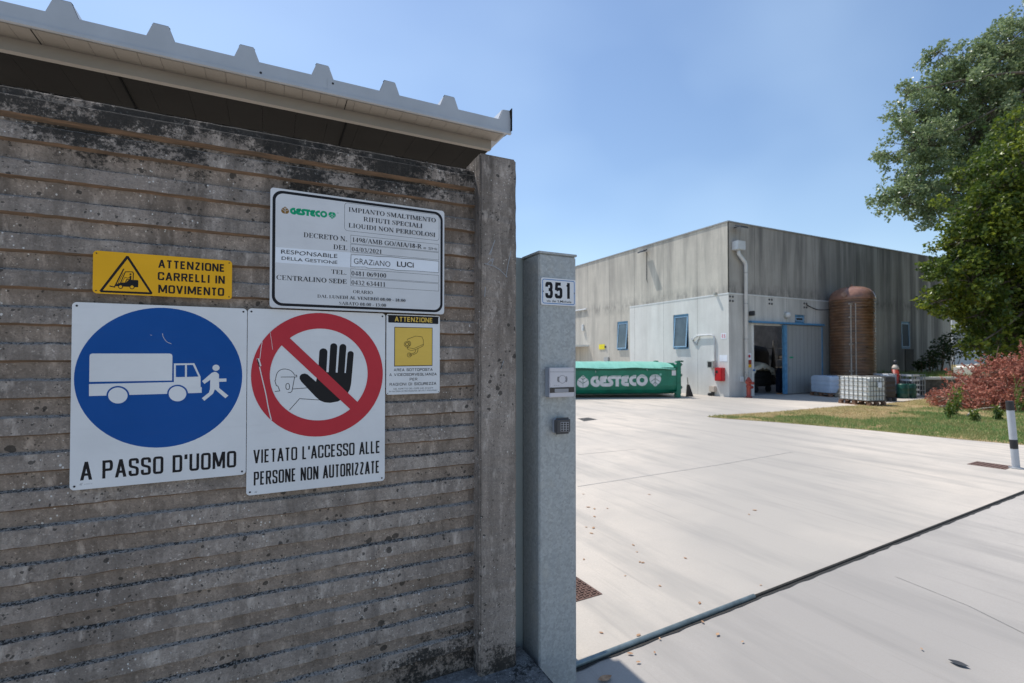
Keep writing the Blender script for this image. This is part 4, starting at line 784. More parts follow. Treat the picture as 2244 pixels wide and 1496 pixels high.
vs = [(x, 2.312, z) for x, z in tp2] + [(x, 3.56, z + .06) for x, z in tp2]; k = len(tp2); mb.add(vs, [(i, i + 1, k + i + 1, k + i) for i in range(k - 1)]); mb.box(-6.2, XE - .01, 2.312, 3.54, ZS + .014, ZS + .05); mb.build('roof_sheet', 'white_sheet', t)
mb = MB(); mb.prism([(2.287, ZS + .018), (2.39, ZS + .027), (2.39, ZR + .062), (2.287, ZR + .066)], 0, XE + .0005, XE + .004); mb.build('end_cap', 'closure_dark', t)
mb = MB()                                                          # black foam closures showing above the sheet edge
for c in ribs:
    if c < XE - .1: mb.prism([(c - .030, ZR + .051), (c + .030, ZR + .051), (c + .023, ZR + .060), (c - .025, ZR + .060)], 1, 2.307, 2.311)
random.seed(9)
for c in ribs[:-2]:
    for k in range(2):
        x = c + random.uniform(.08, .25); mb.prism([(x, ZR - .01), (x + .05, ZR - .01), (x + .045, ZR + .0035), (x + .006, ZR + .0035)], 1, 2.307, 2.311)
mb.build('foam_closure', 'closure_dark', t)
mb = MB(); x = -6.2
while x < XE - .045:                                                # ribbed soffit boards
    x2 = min(x + .0735, XE - .036); mb.box(x, x2 - .0012, 2.307, 2.40, ZS - .004, ZS + .003); x = x2
mb.build('soffit', 'soffit', t)
mb = MB(); mb.box(-6.2, 1.062, 2.402, 2.43, 2.772, ZS + .003); mb.build('eave_beam', 'soffit', t)
mb = MB()
for xx in (-.774, .305): mb.box(xx - .0015, xx + .0015, 2.306, 2.399, ZS - .0055, ZS - .0042)
mb.build('board_joint', 'closure_dark', t)
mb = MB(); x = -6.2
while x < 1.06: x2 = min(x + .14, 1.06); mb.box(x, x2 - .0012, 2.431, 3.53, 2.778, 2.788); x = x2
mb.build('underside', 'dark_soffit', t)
mb = MB()
for xx in (-.55, .32): mb.box(xx - .003, xx + .003, 2.432, 3.5, 2.771, 2.7775)
mb.build('underside_joint', 'closure_dark', t)
for xx in (-5.4, -3.2, -1.0, .6): mb = MB(); mb.rbox(xx - .05, xx + .05, 3.40, 3.50, 0, 2.777, .004); mb.build('column', 'galvanised_steel', t)

# ================================================================== WAREHOUSE
CX_, CY_, HB = 17.09, 14.23, 7.3; XEND, YEND = 35.6, 47.0; BAND = 4.33
t = thing('warehouse', 'grey stained concrete warehouse with flat roof and pale painted lower band', 'building', (CX_, CY_, 0))
def wall_grid(mb, us, zs, holes, mk, mat):
    """a wall sheet cut into rectangles at the given lines, leaving the holes open"""
    for a, b in zip(us, us[1:]):
        for c, d in zip(zs, zs[1:]):
            if any(h[0] <= (a + b) / 2 <= h[1] and h[2] <= (c + d) / 2 <= h[3] for h in holes): continue
            mb.quad(mk(a, c), mk(b, c), mk(b, d), mk(a, d), mat((a + b) / 2, (c + d) / 2))
def reveal(mb, h, mk, depth, m):
    a, b, c, d = h
    for p, q_ in (((a, c), (a, d)), ((a, d), (b, d)), ((b, d), (b, c)), ((b, c), (a, c))): mb.quad(mk(*p, 0), mk(*q_, 0), mk(*q_, depth), mk(*p, depth), m)
LW = [(16.41, 17.36, 2.04, 3.65), (20.63, 21.54, 2.04, 3.60)]; RH = [(18.60, 21.6, 0, 3.05), (21.40, 22.12, 3.22, 3.60), (30.3, 31.2, 2.12, 3.58)]
mb = MB(); mkL = lambda u, z, d=0: (CX_ + d, u, z); mkR = lambda u, z, d=0: (u, CY_ + d, z)
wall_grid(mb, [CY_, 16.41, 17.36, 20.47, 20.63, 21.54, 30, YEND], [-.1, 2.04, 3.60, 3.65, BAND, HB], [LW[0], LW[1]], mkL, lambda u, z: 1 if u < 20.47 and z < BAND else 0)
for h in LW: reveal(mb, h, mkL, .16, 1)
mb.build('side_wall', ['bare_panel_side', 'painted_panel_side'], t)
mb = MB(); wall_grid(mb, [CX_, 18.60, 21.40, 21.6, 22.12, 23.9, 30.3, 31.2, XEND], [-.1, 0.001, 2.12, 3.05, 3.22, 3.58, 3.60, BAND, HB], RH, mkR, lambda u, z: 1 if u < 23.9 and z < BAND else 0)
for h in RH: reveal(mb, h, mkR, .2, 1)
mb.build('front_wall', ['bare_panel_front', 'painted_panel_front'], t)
mb = MB(); mb.quad((XEND, CY_, 0), (XEND, YEND, 0), (XEND, YEND, HB), (XEND, CY_, HB)); mb.quad((CX_, YEND, 0), (XEND, YEND, 0), (XEND, YEND, HB), (CX_, YEND, HB)); mb.build('rear_walls', 'bare_panel_side', t)
mb = MB(); mb.box(CX_ + .01, XEND - .01, CY_ + .01, 18.6, 7.22, 7.30); mb.box(CX_ + .01, XEND - .01, 21.7, YEND - .01, 7.22, 7.30); mb.box(CX_ + .01, 24.8, 18.601, 21.699, 7.22, 7.30); mb.box(33.5, XEND - .01, 18.601, 21.699, 7.22, 7.30); mb.build('roof', 'roof_cap', t)
mb = MB(); mb.box(CX_ - .03, CX_ + .3, CY_ - .03, YEND, 7.302, 7.36); mb.box(CX_ + .302, XEND + .03, CY_ - .03, CY_ + .3, 7.302, 7.355); mb.build('parapet_cap', 'roof_cap', t)
mb = MB(); mb.box(CX_ - .012, CX_ - .001, CY_ - .01, 20.47, BAND - .03, BAND + .02); mb.box(CX_ - .01, 23.9, CY_ - .012, CY_ - .001, BAND - .03, BAND + .02); mb.build('band_trim', 'white_paint', t)
mb = MB(); mb.prism([(CY_ - .006, 0), (CY_ - .006, HB)][:0] or [(CX_ - .014, CY_ - .014), (CX_ + .02, CY_ - .014), (CX_ - .014, CY_ + .02)], 2, BAND + .03, 7.3); mb.build('corner_seal', 'joint_dark', t)
# windows of the side wall: blue frame, pane tilted open at the top
def window(h, mk, tilt, parent, mat='blue_frame', pane='glass'):
    a, b, c, d = h; mb = MB(); fw_ = .07
    def bar(u0, u1, z0, z1, d0=.05, d1=.11):
        P = [mk(u0, z0, d0), mk(u1, z1, d1)]; mb.box(*(v for i in range(3) for v in sorted((P[0][i], P[1][i]))))
    bar(a, b, c, c + fw_); bar(a, b, d - fw_, d); bar(a, a + fw_, c + fw_, d - fw_); bar(b - fw_, b, c + fw_, d - fw_)
    w = mb.build('window', mat, parent)
    mb = MB(); s0, s1 = c + fw_ + .01, d - fw_ - .02; n_ = .05
    def tp(u, z, o=0): k = (z - s0) / (s1 - s0); return mk(u, z, .03 - tilt * k + o) if tilt < 0 else mk(u, z, .03 - tilt * (1 - k) + o)
    for u0, u1, z0, z1 in ((a + fw_ + .005, b - fw_ - .005, s0, s0 + n_), (a + fw_ + .005, b - fw_ - .005, s1 - n_, s1), (a + fw_ + .005, a + fw_ + .05, s0 + n_, s1 - n_), (b - fw_ - .05, b - fw_ - .005, s0 + n_, s1 - n_)):
        mb.add([tp(u0, z0), tp(u1, z0), tp(u1, z1), tp(u0, z1), tp(u0, z0, .04), tp(u1, z0, .04), tp(u1, z1, .04), tp(u0, z1, .04)], [(0, 1, 2, 3), (7, 6, 5, 4), (0, 4, 5, 1), (1, 5, 6, 2), (2, 6, 7, 3), (3, 7, 4, 0)])
    mb.build('sash', 'pale_frame' if mat == 'blue_frame' else mat, w)
    mb = MB(); mb.quad(tp(a + fw_ + .05, s0 + n_, .02), tp(b - fw_ - .05, s0 + n_, .02), tp(b - fw_ - .05, s1 - n_, .02), tp(a + fw_ + .05, s1 - n_, .02)); mb.build('pane', pane, w)
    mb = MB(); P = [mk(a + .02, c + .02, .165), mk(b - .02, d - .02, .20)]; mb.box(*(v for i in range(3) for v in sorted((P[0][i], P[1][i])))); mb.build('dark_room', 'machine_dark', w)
for h in LW: window(h, mkL, .12, t)
window(RH[1], mkR, .03, t); window(RH[2], mkR, .03, t, pane='dull_pane')
# door opening, sliding leaf and its track
mb = MB(); mb.box(18.30, 23.32, CY_ - .17, CY_ - .005, 3.13, 3.21); mb.prism([(CY_ - .2, 3.125), (CY_ - .005, 3.215), (CY_ - .005, 3.225), (CY_ - .2, 3.135)], 0, 18.28, 23.34); mb.build('door_track', 'blue_frame', t)
mb = MB(); mb.box(20.52, 23.2, CY_ - .13, CY_ - .05, .04, 3.09); dl = mb.build('sliding_door', 'door_grey', t)
mb = MB(); mb.box(20.44, 20.62, CY_ - .15, CY_ - .03, .03, 3.095); mb.build('edge_post', 'blue_frame', dl)
mb = MB(); mb.box(23.13, 23.2, CY_ - .145, CY_ - .131, .06, 3.08); mb.build('trailing_post', 'blue_frame', dl)
mb = MB(); mb.tube([(20.75, CY_ - .135, .98), (20.75, CY_ - .19, 1.0), (20.75, CY_ - .19, 1.2), (20.75, CY_ - .135, 1.22)], .012, 8); mb.build('handle', 'steel_grey', dl)
mb = MB(); mb.box(20.8, 21.05, CY_ - .1335, CY_ - .1305, 1.62, 1.68); mb.build('green_mark', 'sign_green', dl)
mb = MB(); mb.box(18.45, 18.60, CY_ - .02, CY_ - .002, 0.002, 3.1); mb.build('door_jamb', 'painted_panel_side', t)
mb = MB(); mb.box(30.6, 31.45, CY_ - .03, CY_ - .003, .74, 2.1); mb.build('side_door', 'machine_dark', t)
# the room behind the open door, lit through a roof opening added to brighten it
mb = MB(); mb.box(17.4, 34, 14.45, 24, -.3, -.003); mb.build('room_floor', 'interior_floor', t)
mb = MB(); mb.quad((17.4, 24, 0), (34, 24, 0), (34, 24, 7.2), (17.4, 24, 7.2)); mb.quad((17.4, 14.45, 0), (17.4, 24, 0), (17.4, 24, 7.2), (17.4, 14.45, 7.2)); mb.quad((34, 14.45, 0), (34, 24, 0), (34, 24, 7.2), (34, 14.45, 7.2)); mb.quad((22.2, 14.45, 0), (34, 14.45, 0), (34, 14.45, 7.2), (22.2, 14.45, 7.2)); mb.quad((17.4, 14.45, 3.7), (22.2, 14.45, 3.7), (22.2, 14.45, 7.2), (17.4, 14.45, 7.2)); mb.build('room_walls', 'warm_interior', t)
t = thing('covered_machine', 'dark machine under a pale canvas cover just inside the open door', 'machine', (20.8, 15.9, 0))
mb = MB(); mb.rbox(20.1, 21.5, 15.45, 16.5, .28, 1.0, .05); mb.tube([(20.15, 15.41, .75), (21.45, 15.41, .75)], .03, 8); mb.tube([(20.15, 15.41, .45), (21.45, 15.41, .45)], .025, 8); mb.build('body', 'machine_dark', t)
for wx in (20.35, 21.25):
    mb = MB(); mb.tube([(wx, 15.44, .17), (wx, 15.54, .17)], .16, 16); mb.build('wheel', 'black_rubber', t)
mb = MB(); G_ = 24
vs = []
for j in range(G_):
    for i in range(G_):
        u, v = i / (G_ - 1), j / (G_ - 1); x = 19.85 + 1.7 * u; y = 15.25 + 1.5 * v
        z = 1.06 + .40 * math.exp(-((u - .5) / .36) ** 2) * (.7 + .3 * sin(pi * v)) + .06 * mnoise.noise(Vector((x * 3, y * 3, 0)))
        if j == 0: z -= .16 + .30 * abs(mnoise.noise(Vector((x * 4.5, 5, 0)))); y += .06
        if i == 0: z -= .4
        if i == G_ - 1: z -= .3
        vs.append((x, y, z))
mb.add(vs, [(j * G_ + i, j * G_ + i + 1, (j + 1) * G_ + i + 1, (j + 1) * G_ + i) for j in range(G_ - 1) for i in range(G_ - 1)]); mb.build('canvas_cover', 'canvas', t, True)
mb = MB(); mb.rbox(21.1, 21.5, 14.75, 15.02, 0.02, 1.1, .04); mb.rbox(21.08, 21.52, 14.73, 15.04, 1.1, 1.16, .03)
single('storage_bin', mb, 'navy', 'dark navy bin standing at the edge of the open warehouse door', 'bin')
mb = MB(); mb.box(20.35, 20.8, 14.3, 14.42, 0, .05); single('wood_block', mb, 'wood_block', 'orange wooden block on the ground at the foot of the navy bin', 'block')
t = thing('storage_rack', 'tall rack with boxes at the back of the open warehouse', 'rack', (29.2, 20.5, 0)); 
for x in (28.3, 30.2):
    for y in (20.2, 20.8): mb = MB(); mb.box(x, x + .06, y, y + .06, 0, 2.4); mb.build('upright', 'steel_grey', t)
for z in (.8, 1.5, 2.2): mb = MB(); mb.box(28.25, 30.3, 20.15, 20.9, z, z + .04); mb.build('shelf', 'steel_grey', t)
random.seed(4)
for z in (.845, 1.545):
    for k in range(3):
        x = 28.45 + .5 * k; h = random.uniform(.2, .42); mb = MB(); mb.rbox(x, x + .36, 20.3, 20.7, z, z + h, .02)
        single('carton', mb, 'cream' if k % 2 else 'box_grey', 'carton lying on the rack inside the dark warehouse', 'box', 'cartons on the rack inside the warehouse')
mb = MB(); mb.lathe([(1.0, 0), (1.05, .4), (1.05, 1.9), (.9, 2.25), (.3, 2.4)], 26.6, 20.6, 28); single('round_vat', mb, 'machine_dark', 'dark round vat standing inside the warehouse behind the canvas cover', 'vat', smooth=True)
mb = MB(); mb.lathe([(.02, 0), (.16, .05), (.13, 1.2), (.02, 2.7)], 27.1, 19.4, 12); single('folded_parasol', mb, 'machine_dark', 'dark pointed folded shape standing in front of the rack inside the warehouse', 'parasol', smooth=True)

# fittings on the warehouse walls
def wbox(name, x0, x1, y0, y1, z0, z1, mat, label, cat, r=.01, group=None):
    mb = MB(); mb.rbox(x0, x1, y0, y1, z0, z1, r); return single(name, mb, mat, label, cat, group)
xf = CX_
t = thing('downpipe', 'white rainwater pipe with a box hopper at the warehouse corner', 'pipe', (17.55, CY_, 0))
mb = MB(); mb.rbox(17.29, 17.76, CY_ - .32, CY_ - .003, 6.13, 6.5, .015); mb.build('hopper', 'pipe_white', t)
mb = MB(); mb.tube([(17.5, CY_ - .16, 6.14), (17.53, CY_ - .16, 5.98), (17.93, CY_ - .14, 5.66), (18.0, CY_ - .12, 5.55), (18.0, CY_ - .12, .62)], .075, 14); mb.build('pipe', 'pipe_white', t, True)
for z in (5.2, 3.9, 2.4, 1.0): mb = MB(); mb.tube([(18.0, CY_ - .12, z), (18.0, CY_ - .12, z + .04)], .085, 14); mb.box(17.98, 18.02, CY_ - .05, CY_ - .002, z, z + .04); mb.build('bracket', 'steel_grey', t)
t = thing('corner_floodlight', 'dark floodlight arm under the roof at the warehouse corner', 'floodlight', (17.45, CY_, 6.95))
mb = MB(); mb.tube([(17.45, CY_, 7.1), (17.45, CY_ - .25, 7.1)], .02, 8); mb.build('arm', 'dark_plastic', t)
mb = MB(); mb.prism([(CY_ - .5, 6.98), (CY_ - .2, 7.10), (CY_ - .2, 7.16), (CY_ - .5, 7.06)], 0, 17.25, 17.68); mb.build('lamp_head', 'dark_plastic', t)
t = thing('roof_floodlight', 'black floodlight projecting from the side wall under the roof edge', 'floodlight', (xf, 19.15, 6.5))
mb = MB(); mb.tube([(xf, 19.15, 7.0), (xf - .16, 19.15, 7.02)], .018, 8); mb.build('arm', 'steel_grey', t)
mb = MB(); mb.prism([(xf - .40, 6.93), (xf - .12, 7.05), (xf - .12, 7.11), (xf - .40, 7.0)], 1, 18.98, 19.38); mb.build('lamp_head', 'dark_plastic', t)
mb = MB(); mb.tube([(xf - .01, 19.15, 6.98), (xf - .012, 19.16, 5.6), (xf - .01, 19.10, 5.45)], .012, 6); mb.build('cable', 'black_rubber', t)
t = thing('hose_cabinet', 'red fire hose cabinet on the pale warehouse corner', 'cabinet', (xf, 14.62, .66))
mb = MB(); mb.rbox(xf - .2, xf - .003, 14.42, 14.80, .66, 1.22, .012); mb.build('body', 'red_paint', t)
mb = MB(); mb.rbox(xf - .212, xf - .201, 14.45, 14.77, .69, 1.19, .004); d_ = mb.build('door', 'red_paint', t)
mb = MB(); mb.box(xf - .2145, xf - .2122, 14.62, 14.74, .98, 1.1); mb.build('window', 'machine_dark', d_)
mb = MB(); mb.rbox(xf - .225, xf - .2125, 14.73, 14.76, .88, .95, .003); mb.build('latch', 'machine_dark', d_)
t = thing('meter_box', 'grey electric box with a dark front above the red cabinet', 'box', (xf, 15.02, 1.2))
mb = MB(); mb.rbox(xf - .22, xf - .003, 14.87, 15.19, 1.2, 1.5, .012); mb.build('housing', 'box_grey', t)
mb = MB(); mb.box(xf - .224, xf - .2205, 14.93, 15.13, 1.24, 1.46); mb.build('front', 'machine_dark', t)
t = thing('pipe_bracket', 'white pipe bent over a braced bracket on the side wall', 'pipe', (xf, 15.5, 1.5))
mb = MB(); mb.tube([(xf - .05, 16.15, 2.42), (xf - .06, 15.85, 2.62), (xf - .06, 15.1, 2.63), (xf - .05, 14.97, 2.58), (xf - .04, 14.93, 2.45), (xf - .03, 14.93, 1.5)], .03, 8); mb.build('pipe', 'pipe_white', t, True)
mb = MB(); mb.tube([(xf - .03, 16.15, 2.42), (xf - .03, 15.95, 2.2), (xf - .03, 15.72, 2.58)], .018, 6); mb.tube([(xf - .03, 16.2, 2.5), (xf - .03, 16.1, 2.4)], .035, 6); mb.build('brace', 'steel_grey', t)
t = thing('socket_box', 'cream socket box close to the ground beside the red cabinet', 'box', (xf, 15.0, .1))
mb = MB(); mb.rbox(xf - .16, xf - .003, 14.86, 15.14, .18, .42, .012); mb.build('housing', 'cream', t)
mb = MB(); mb.tube([(xf - .08, 15.0, .18), (xf - .09, 15.02, .02)], .07, 10); mb.rbox(xf - .2, xf - .05, 15.0, 15.2, 0.002, .12, .03); mb.build('plug', 'black_rubber', t)
t = thing('white_notice', 'white paper notice on the wall above the red cabinet', 'notice', (xf, 14.5, 1.48))
mb = MB(); mb.box(xf - .006, xf - .002, 14.31, 14.70, 1.48, 1.75); mb.build('sheet', 'tape_white', t)
t = thing('pink_sticker', 'faded pink and white hydrant sticker high on the warehouse corner', 'sticker', (xf, 14.5, 2.43))
mb = MB(); mb.box(xf - .006, xf - .002, 14.36, 14.62, 2.43, 2.67); mb.build('sheet', 'tape_white', t)
mb = MB(); mb.box(xf - .0085, xf - .0062, 14.40, 14.47, 2.47, 2.62); mb.box(xf - .0085, xf - .0062, 14.51, 14.58, 2.47, 2.63); mb.build('mark', 'faded_pink', t)
wbox('wall_lamp', xf - .14, xf - .003, 14.80, 14.9, 4.30, 4.42, 'box_grey', 'small wall lamp on the top edge of the painted band', 'lamp')
t = thing('yellow_sign', 'small yellow warning sign on the side wall by the dumpster', 'sign', (xf, 22.9, 2.11))
mb = MB(); mb.box(xf - .03, xf - .02, 22.62, 23.16, 2.11, 2.40); mb.build('plate', 'bright_yellow', t)
mb = MB(); mb.rbox(xf - .06, xf - .003, 22.5, 22.62, 2.2, 2.3, .01); mb.build('holder', 'dark_plastic', t)
wbox('grey_meter_cabinet', xf - .1, xf - .003, 22.22, 22.62, 1.1, 1.66, 'steel_grey', 'grey metal box low on the side wall behind the dumpster', 'box')
mb = MB(); mb.tube([(xf - .05, 24.4, 4.56), (xf - .05, 30, 4.56)], .045, 8); single('wall_conduit', mb, 'pipe_white', 'white conduit running along the side wall at its far left', 'pipe')
wbox('white_lamp', xf - .12, xf - .003, 24.66, 24.8, 3.25, 3.65, 'white_paint', 'slim white lamp on the side wall under the conduit', 'lamp', .02)
t = thing('lean_to', 'flat roofed lean to on the side wall behind the dumpster', 'shelter', (xf, 26, 0))
mb = MB(); mb.box(xf - 1.15, xf - .004, 24.2, 29, 2.3, 2.40); mb.build('roof', 'white_paint', t)
mb = MB(); mb.box(xf - 1.1, xf - 1.04, 25.15, 25.25, 0, 2.298); mb.build('post', 'wood_grey', t)
mb = MB(); mb.box(xf - 1.0, xf - .01, 27.6, 27.7, 0, 2.295); mb.build('end_panel', 'warm_interior', t)
for x, z, w in ((17.25, 4.1, .13), (19.72, 4.1, .13), (22.15, 4.05, .13)):
    mb = MB()
    for dx in (-1, 1):
        for dz in (-1, 1): mb.tube([(x + dx * .085, CY_ - .001, z + dz * .09), (x + dx * .085, CY_ - .02, z + dz * .09)], .045, 10)
    single('bolt_plate', mb, 'dark_plastic', 'four dark bolts in a square on the painted band', 'bolts', 'bolt groups on the painted band', base=(x, CY_, z))
t = thing('door_camera', 'small dark camera left above the sliding door', 'camera', (18.4, CY_, 3.45))
mb = MB(); mb.rbox(18.3, 18.4, CY_ - .25, CY_ - .003, 3.42, 3.62, .02); mb.build('housing', 'dark_plastic', t); mb = MB(); mb.tube([(18.42, CY_ - .003, 3.5), (18.42, CY_ - .1, 3.5), (18.55, CY_ - .14, 3.48)], .03, 8); mb.build('bracket', 'box_grey', t)
t = thing('door_lamp', 'white oval lamp above the sliding door', 'lamp', (20.75, CY_, 3.5))
mb = MB(); mb.tube([(20.75, CY_ - .002, 3.53), (20.75, CY_ - .05, 3.53)], .15, 18); mb.build('base', 'box_grey', t); mb = MB(); mb.lathe([(.02, -.12), (.09, -.1), (.11, 0), (.09, .1), (.02, .12)], 20.75, CY_ - .1, 16); mb.v = [(v[0], v[1], v[2] + 3.55) for v in mb.v]; mb.build('globe', 'white_paint', t, True)
for z0, z1, mt, lb in ((1.55, 1.83, 'tape_white', 'white prohibition notice beside the open warehouse door'), (1.36, 1.54, 'cylinder_red', 'faded red notice below the white one beside the open door'), (1.22, 1.35, 'sign_yellow', 'small yellow notice lowest of three beside the open door')):
    mb = MB(); mb.box(18.20, 18.44, CY_ - .012, CY_ - .003, z0, z1)
    if mt == 'tape_white': mb.add([(18.32 + .07 * cos(a / 16 * 2 * pi), CY_ - .0135, 1.70 + .07 * sin(a / 16 * 2 * pi)) for a in range(16)], [tuple(range(16))], 1)
    single('door_notice', mb, [mt, 'sign_red'] if mt == 'tape_white' else mt, lb, 'notice')
wbox('blue_button', 18.5, 18.6, CY_ - .1, CY_ - .022, 1.07, 1.14, 'number_blue', 'small blue button on the jamb of the open door', 'button', .02)
wbox('white_socket', 17.72, 17.92, CY_ - .06, CY_ - .003, .62, .84, 'white_paint', 'small white box low on the front wall beside the downpipe', 'box')
mb = MB(); mb.tube(smoothed([(22.2, CY_ - .03, 4.08), (22.6, CY_ - .05, 3.95), (23.1, CY_ - .06, 3.86), (23.6, 13.6, 3.9)], 2), .02, 6); single('slung_cable', mb, 'black_rubber', 'dark cable slung from the wall to the brown tank', 'cable')
t = thing('fire_hydrant', 'red pillar fire hydrant beside the warehouse door', 'hydrant', (17.62, 13.72, 0))
mb = MB(); mb.lathe([(.13, 0), (.13, .04), (.085, .06), (.085, .42), (.10, .44), (.10, .5), (.08, .52), (.08, .62), (.12, .64), (.12, .7), (.09, .74), (.05, .8), (.03, .84)], 17.62, 13.72, 20); mb.build('barrel', 'hydrant_red', t, True)
for sx, sy, z in ((.16, -.02, .42), (-.15, -.05, .62), (.04, -.16, .6)): mb = MB(); mb.tube([(17.62, 13.72, z), (17.62 + sx, 13.72 + sy, z)], .05, 12); mb.tube([(17.62 + sx, 13.72 + sy, z), (17.62 + sx * 1.2, 13.72 + sy * 1.2, z)], .062, 12); mb.build('outlet', 'hydrant_red', t)
mb = MB(); mb.box(27, 27.5, CY_ + .5, CY_ + .9, 7.3, 7.5); single('roof_vent', mb, 'roof_cap', 'small vent box on the roof edge of the warehouse', 'vent')

# ================================================================== DUMPSTER (roll-off container)
RZ = atan2(-.35, .937); t = thing('roll_off_container', 'green roll off waste container under a pale green tarpaulin', 'container', (15.1, 14.95, 0), RZ, local=True)
kx = .002279
def cx7(a): return (a - 2060) * kx * 1.003
def cz7(b): return (840 - b) * kx
Lc = -6.3; prof = [(0, 1.20), (0, .50), (.05, .33), (.16, .2), (.32, .14), (2.08, .14), (2.24, .2), (2.35, .33), (2.4, .5), (2.4, 1.20)]
mb = MB(); mb.prism(prof, 0, Lc, -.16); mb.build('body', 'green_paint', t)
mb = MB(); mb.rbox(Lc, -.14, -.045, .06, 1.13, 1.24, .012); mb.rbox(Lc, -.14, 2.34, 2.445, 1.13, 1.24, .012); mb.build('top_rail', 'green_dark', t)
mb = MB(); mb.box(Lc, -.16, -.012, .02, .885, .90); mb.build('side_crease', 'green_paint', t)
mb = MB(); NXT, NYT = 90, 12; vs = []
for i in range(NXT):
    x = Lc - .05 + (6.1) * i / (NXT - 1)
    for j in range(NYT):
        v = j / (NYT - 1); y = -.075 + 2.55 * v; sag = .022 * sin(x * 2.6 + .4) + .02 * mnoise.noise(Vector((x * 1.7, 0, 0)))
        z = 1.235 + .20 * min(1, 4 * min(v, 1 - v)) ** .7 + (.04 * sin(pi * v)) + .025 * mnoise.noise(Vector((x * 2.2, y * 2, 3)))
        if j in (0, NYT - 1): z = 1.215 + sag * .8 ; y += (-.02 if j == 0 else .02)
        if x > -.9: z -= (x + .9) * .06
        vs.append((x, y, z))
mb.add(vs, [(i * NYT + j, i * NYT + j + 1, (i + 1) * NYT + j + 1, (i + 1) * NYT + j) for i in range(NXT - 1) for j in range(NYT - 1)]); mb.build('tarpaulin', 'tarp', t, True)
mb = MB(); mb.rbox(-.17, .0, -.03, .15, 0, 1.5, .012); mb.build('end_post', 'green_paint', t); mb = MB(); mb.prism([(-.2, 0), (-.171, 0), (-.171, .24), (-.42, .24), (-.2, .2)], 1, -.028, .16); mb.build('foot_gusset', 'green_paint', t); mb = MB(); mb.rbox(-.17, .0, 2.25, 2.43, 0, 1.5, .012); mb.build('end_post', 'green_paint', t)
mb = MB(); mb.rbox(-.06, .03, .0, 2.4, .14, 1.42, .01); rd = mb.build('rear_door', 'green_paint', t)
for z in (.42, .92, 1.36): mb = MB(); mb.tube([(.045, .02, z - .06), (.045, .02, z + .06)], .028, 8); mb.tube([(.0, .02, z), (.14, .1, z)], .014, 6); mb.build('hinge', 'green_dark', rd)
mb = MB(); mb.rbox(-.12, .13, -.02, .03, 1.46, 1.52, .01); mb.build('top_hook', 'green_dark', t)
for x7, y7 in ((490, 355), (1425, 330)): mb = MB(); mb.tube([(cx7(x7), -.05, cz7(y7)), (cx7(x7), -.11, cz7(y7) - .01), (cx7(x7), -.11, cz7(y7) - .06)], .016, 6); mb.build('tarp_hook', 'steel_grey', t)
mb = MB(); mb.box(cx7(1897), cx7(1973), -.014, -.0125, cz7(440), cz7(350)); mb.build('label', 'logo_white', t)
mb = MB(); mb.lathe([(.01, 0), (.05, .02), (.055, .05), (.02, .06)], cx7(1955), -.06, 10); mb.v = [(v[0], v[1], v[2] + 1.36) for v in mb.v]; mb.build('clip', 'logo_white', t)
e = lambda a, b: (cx7(a), cz7(b)); mb = MB(); emblem_letters(mb, e, kx * 1.0, -.004); mb.build('emblem_lettering', 'logo_white', t)
for up in (True, False): mb = MB(); emblem_leaf(mb, e, kx, -.004, up, 0, 1); mb.build('emblem_leaf', ['logo_white', 'green_dark'], t)
mb = MB(); mb.flat([e(*p) for p in ell(1690, 422, 22, 22, 16)][::-1], -.004); mb.build('trademark_dot', 'tarp', t)
t = thing('tarp_prop', 'dark broom like prop leaning at the dumpster end', 'prop', (15.9, 15.3, 0))
mb = MB(); mb.prism([(0, 0), (.34, 0), (.12, .5), (.06, .5)], 1, 0, .1); mb.v = [(v[0] + 15.75, v[1] + 15.2, v[2]) for v in mb.v]; mb.build('head', 'machine_dark', t)
mb = MB(); mb.tube([(15.83, 15.25, .5), (15.80, 15.25, .8)], .02, 6); mb.build('handle', 'wood_grey', t)

# ================================================================== BROWN TANK AND THE CONTAINERS ROUND IT
TX, TY, TR = 23.99, 13.22, .89
t = thing('storage_tank', 'tall brown ribbed fibreglass tank with a domed top by the wall', 'tank', (TX, TY, 0))
pr = []; z = 0.0
while z < 4.2: pr += [(TR - .012, z), (TR + .01, z + .05), (TR - .012, z + .10)]; z += .131
mb = MB(); mb.lathe(pr + [(TR, 4.25)], TX, TY, 48); mb.build('shell', 'tank_brown', t, True)
mb = MB(); mb.lathe([(TR, 4.255), (TR + .015, 4.28), (TR, 4.42), (TR - .06, 4.58), (TR - .2, 4.74), (TR - .42, 4.85), (.2, 4.9), (.02, 4.905)], TX, TY, 48); mb.build('dome', 'tank_dome', t, True)
a_ = atan2(-TY, -TX); 
for da, wd in ((-.05, .03), (.14, .022)):
    px_, py_ = TX + (TR + .03) * cos(a_ + da), TY + (TR + .03) * sin(a_ + da); mb = MB(); mb.tube([(px_, py_, .0), (px_, py_, 4.05)], wd, 8); mb.build('level_pipe', 'tank_strip', t)
for da, zz in ((-.05, 3.4), (-.05, 2.2), (-.05, 4.0), (-.05, 1.0)): px_, py_ = TX + (TR + .02) * cos(a_ + da), TY + (TR + .02) * sin(a_ + da); mb = MB(); mb.rbox(px_ - .1, px_ + .1, py_ - .05, py_ + .05, zz, zz + .07, .01); mb.build('clamp', 'tank_strip', t)
px_, py_ = TX + .72 * cos(a_ - .4), TY + .72 * sin(a_ - .4); mb = MB(); mb.tube([(px_, py_, 4.45), (px_ - .25, py_ - .12, 4.47)], .07, 12); mb.tube([(px_ - .24, py_ - .115, 4.47), (px_ - .28, py_ - .135, 4.47)], .11, 12); mb.build('nozzle', 'tank_dome', t)
mb = MB(); mb.tube([(TX, TY, 4.88), (TX, TY, 5.0)], .05, 10); mb.build('vent_cap', 'tank_dome', t)

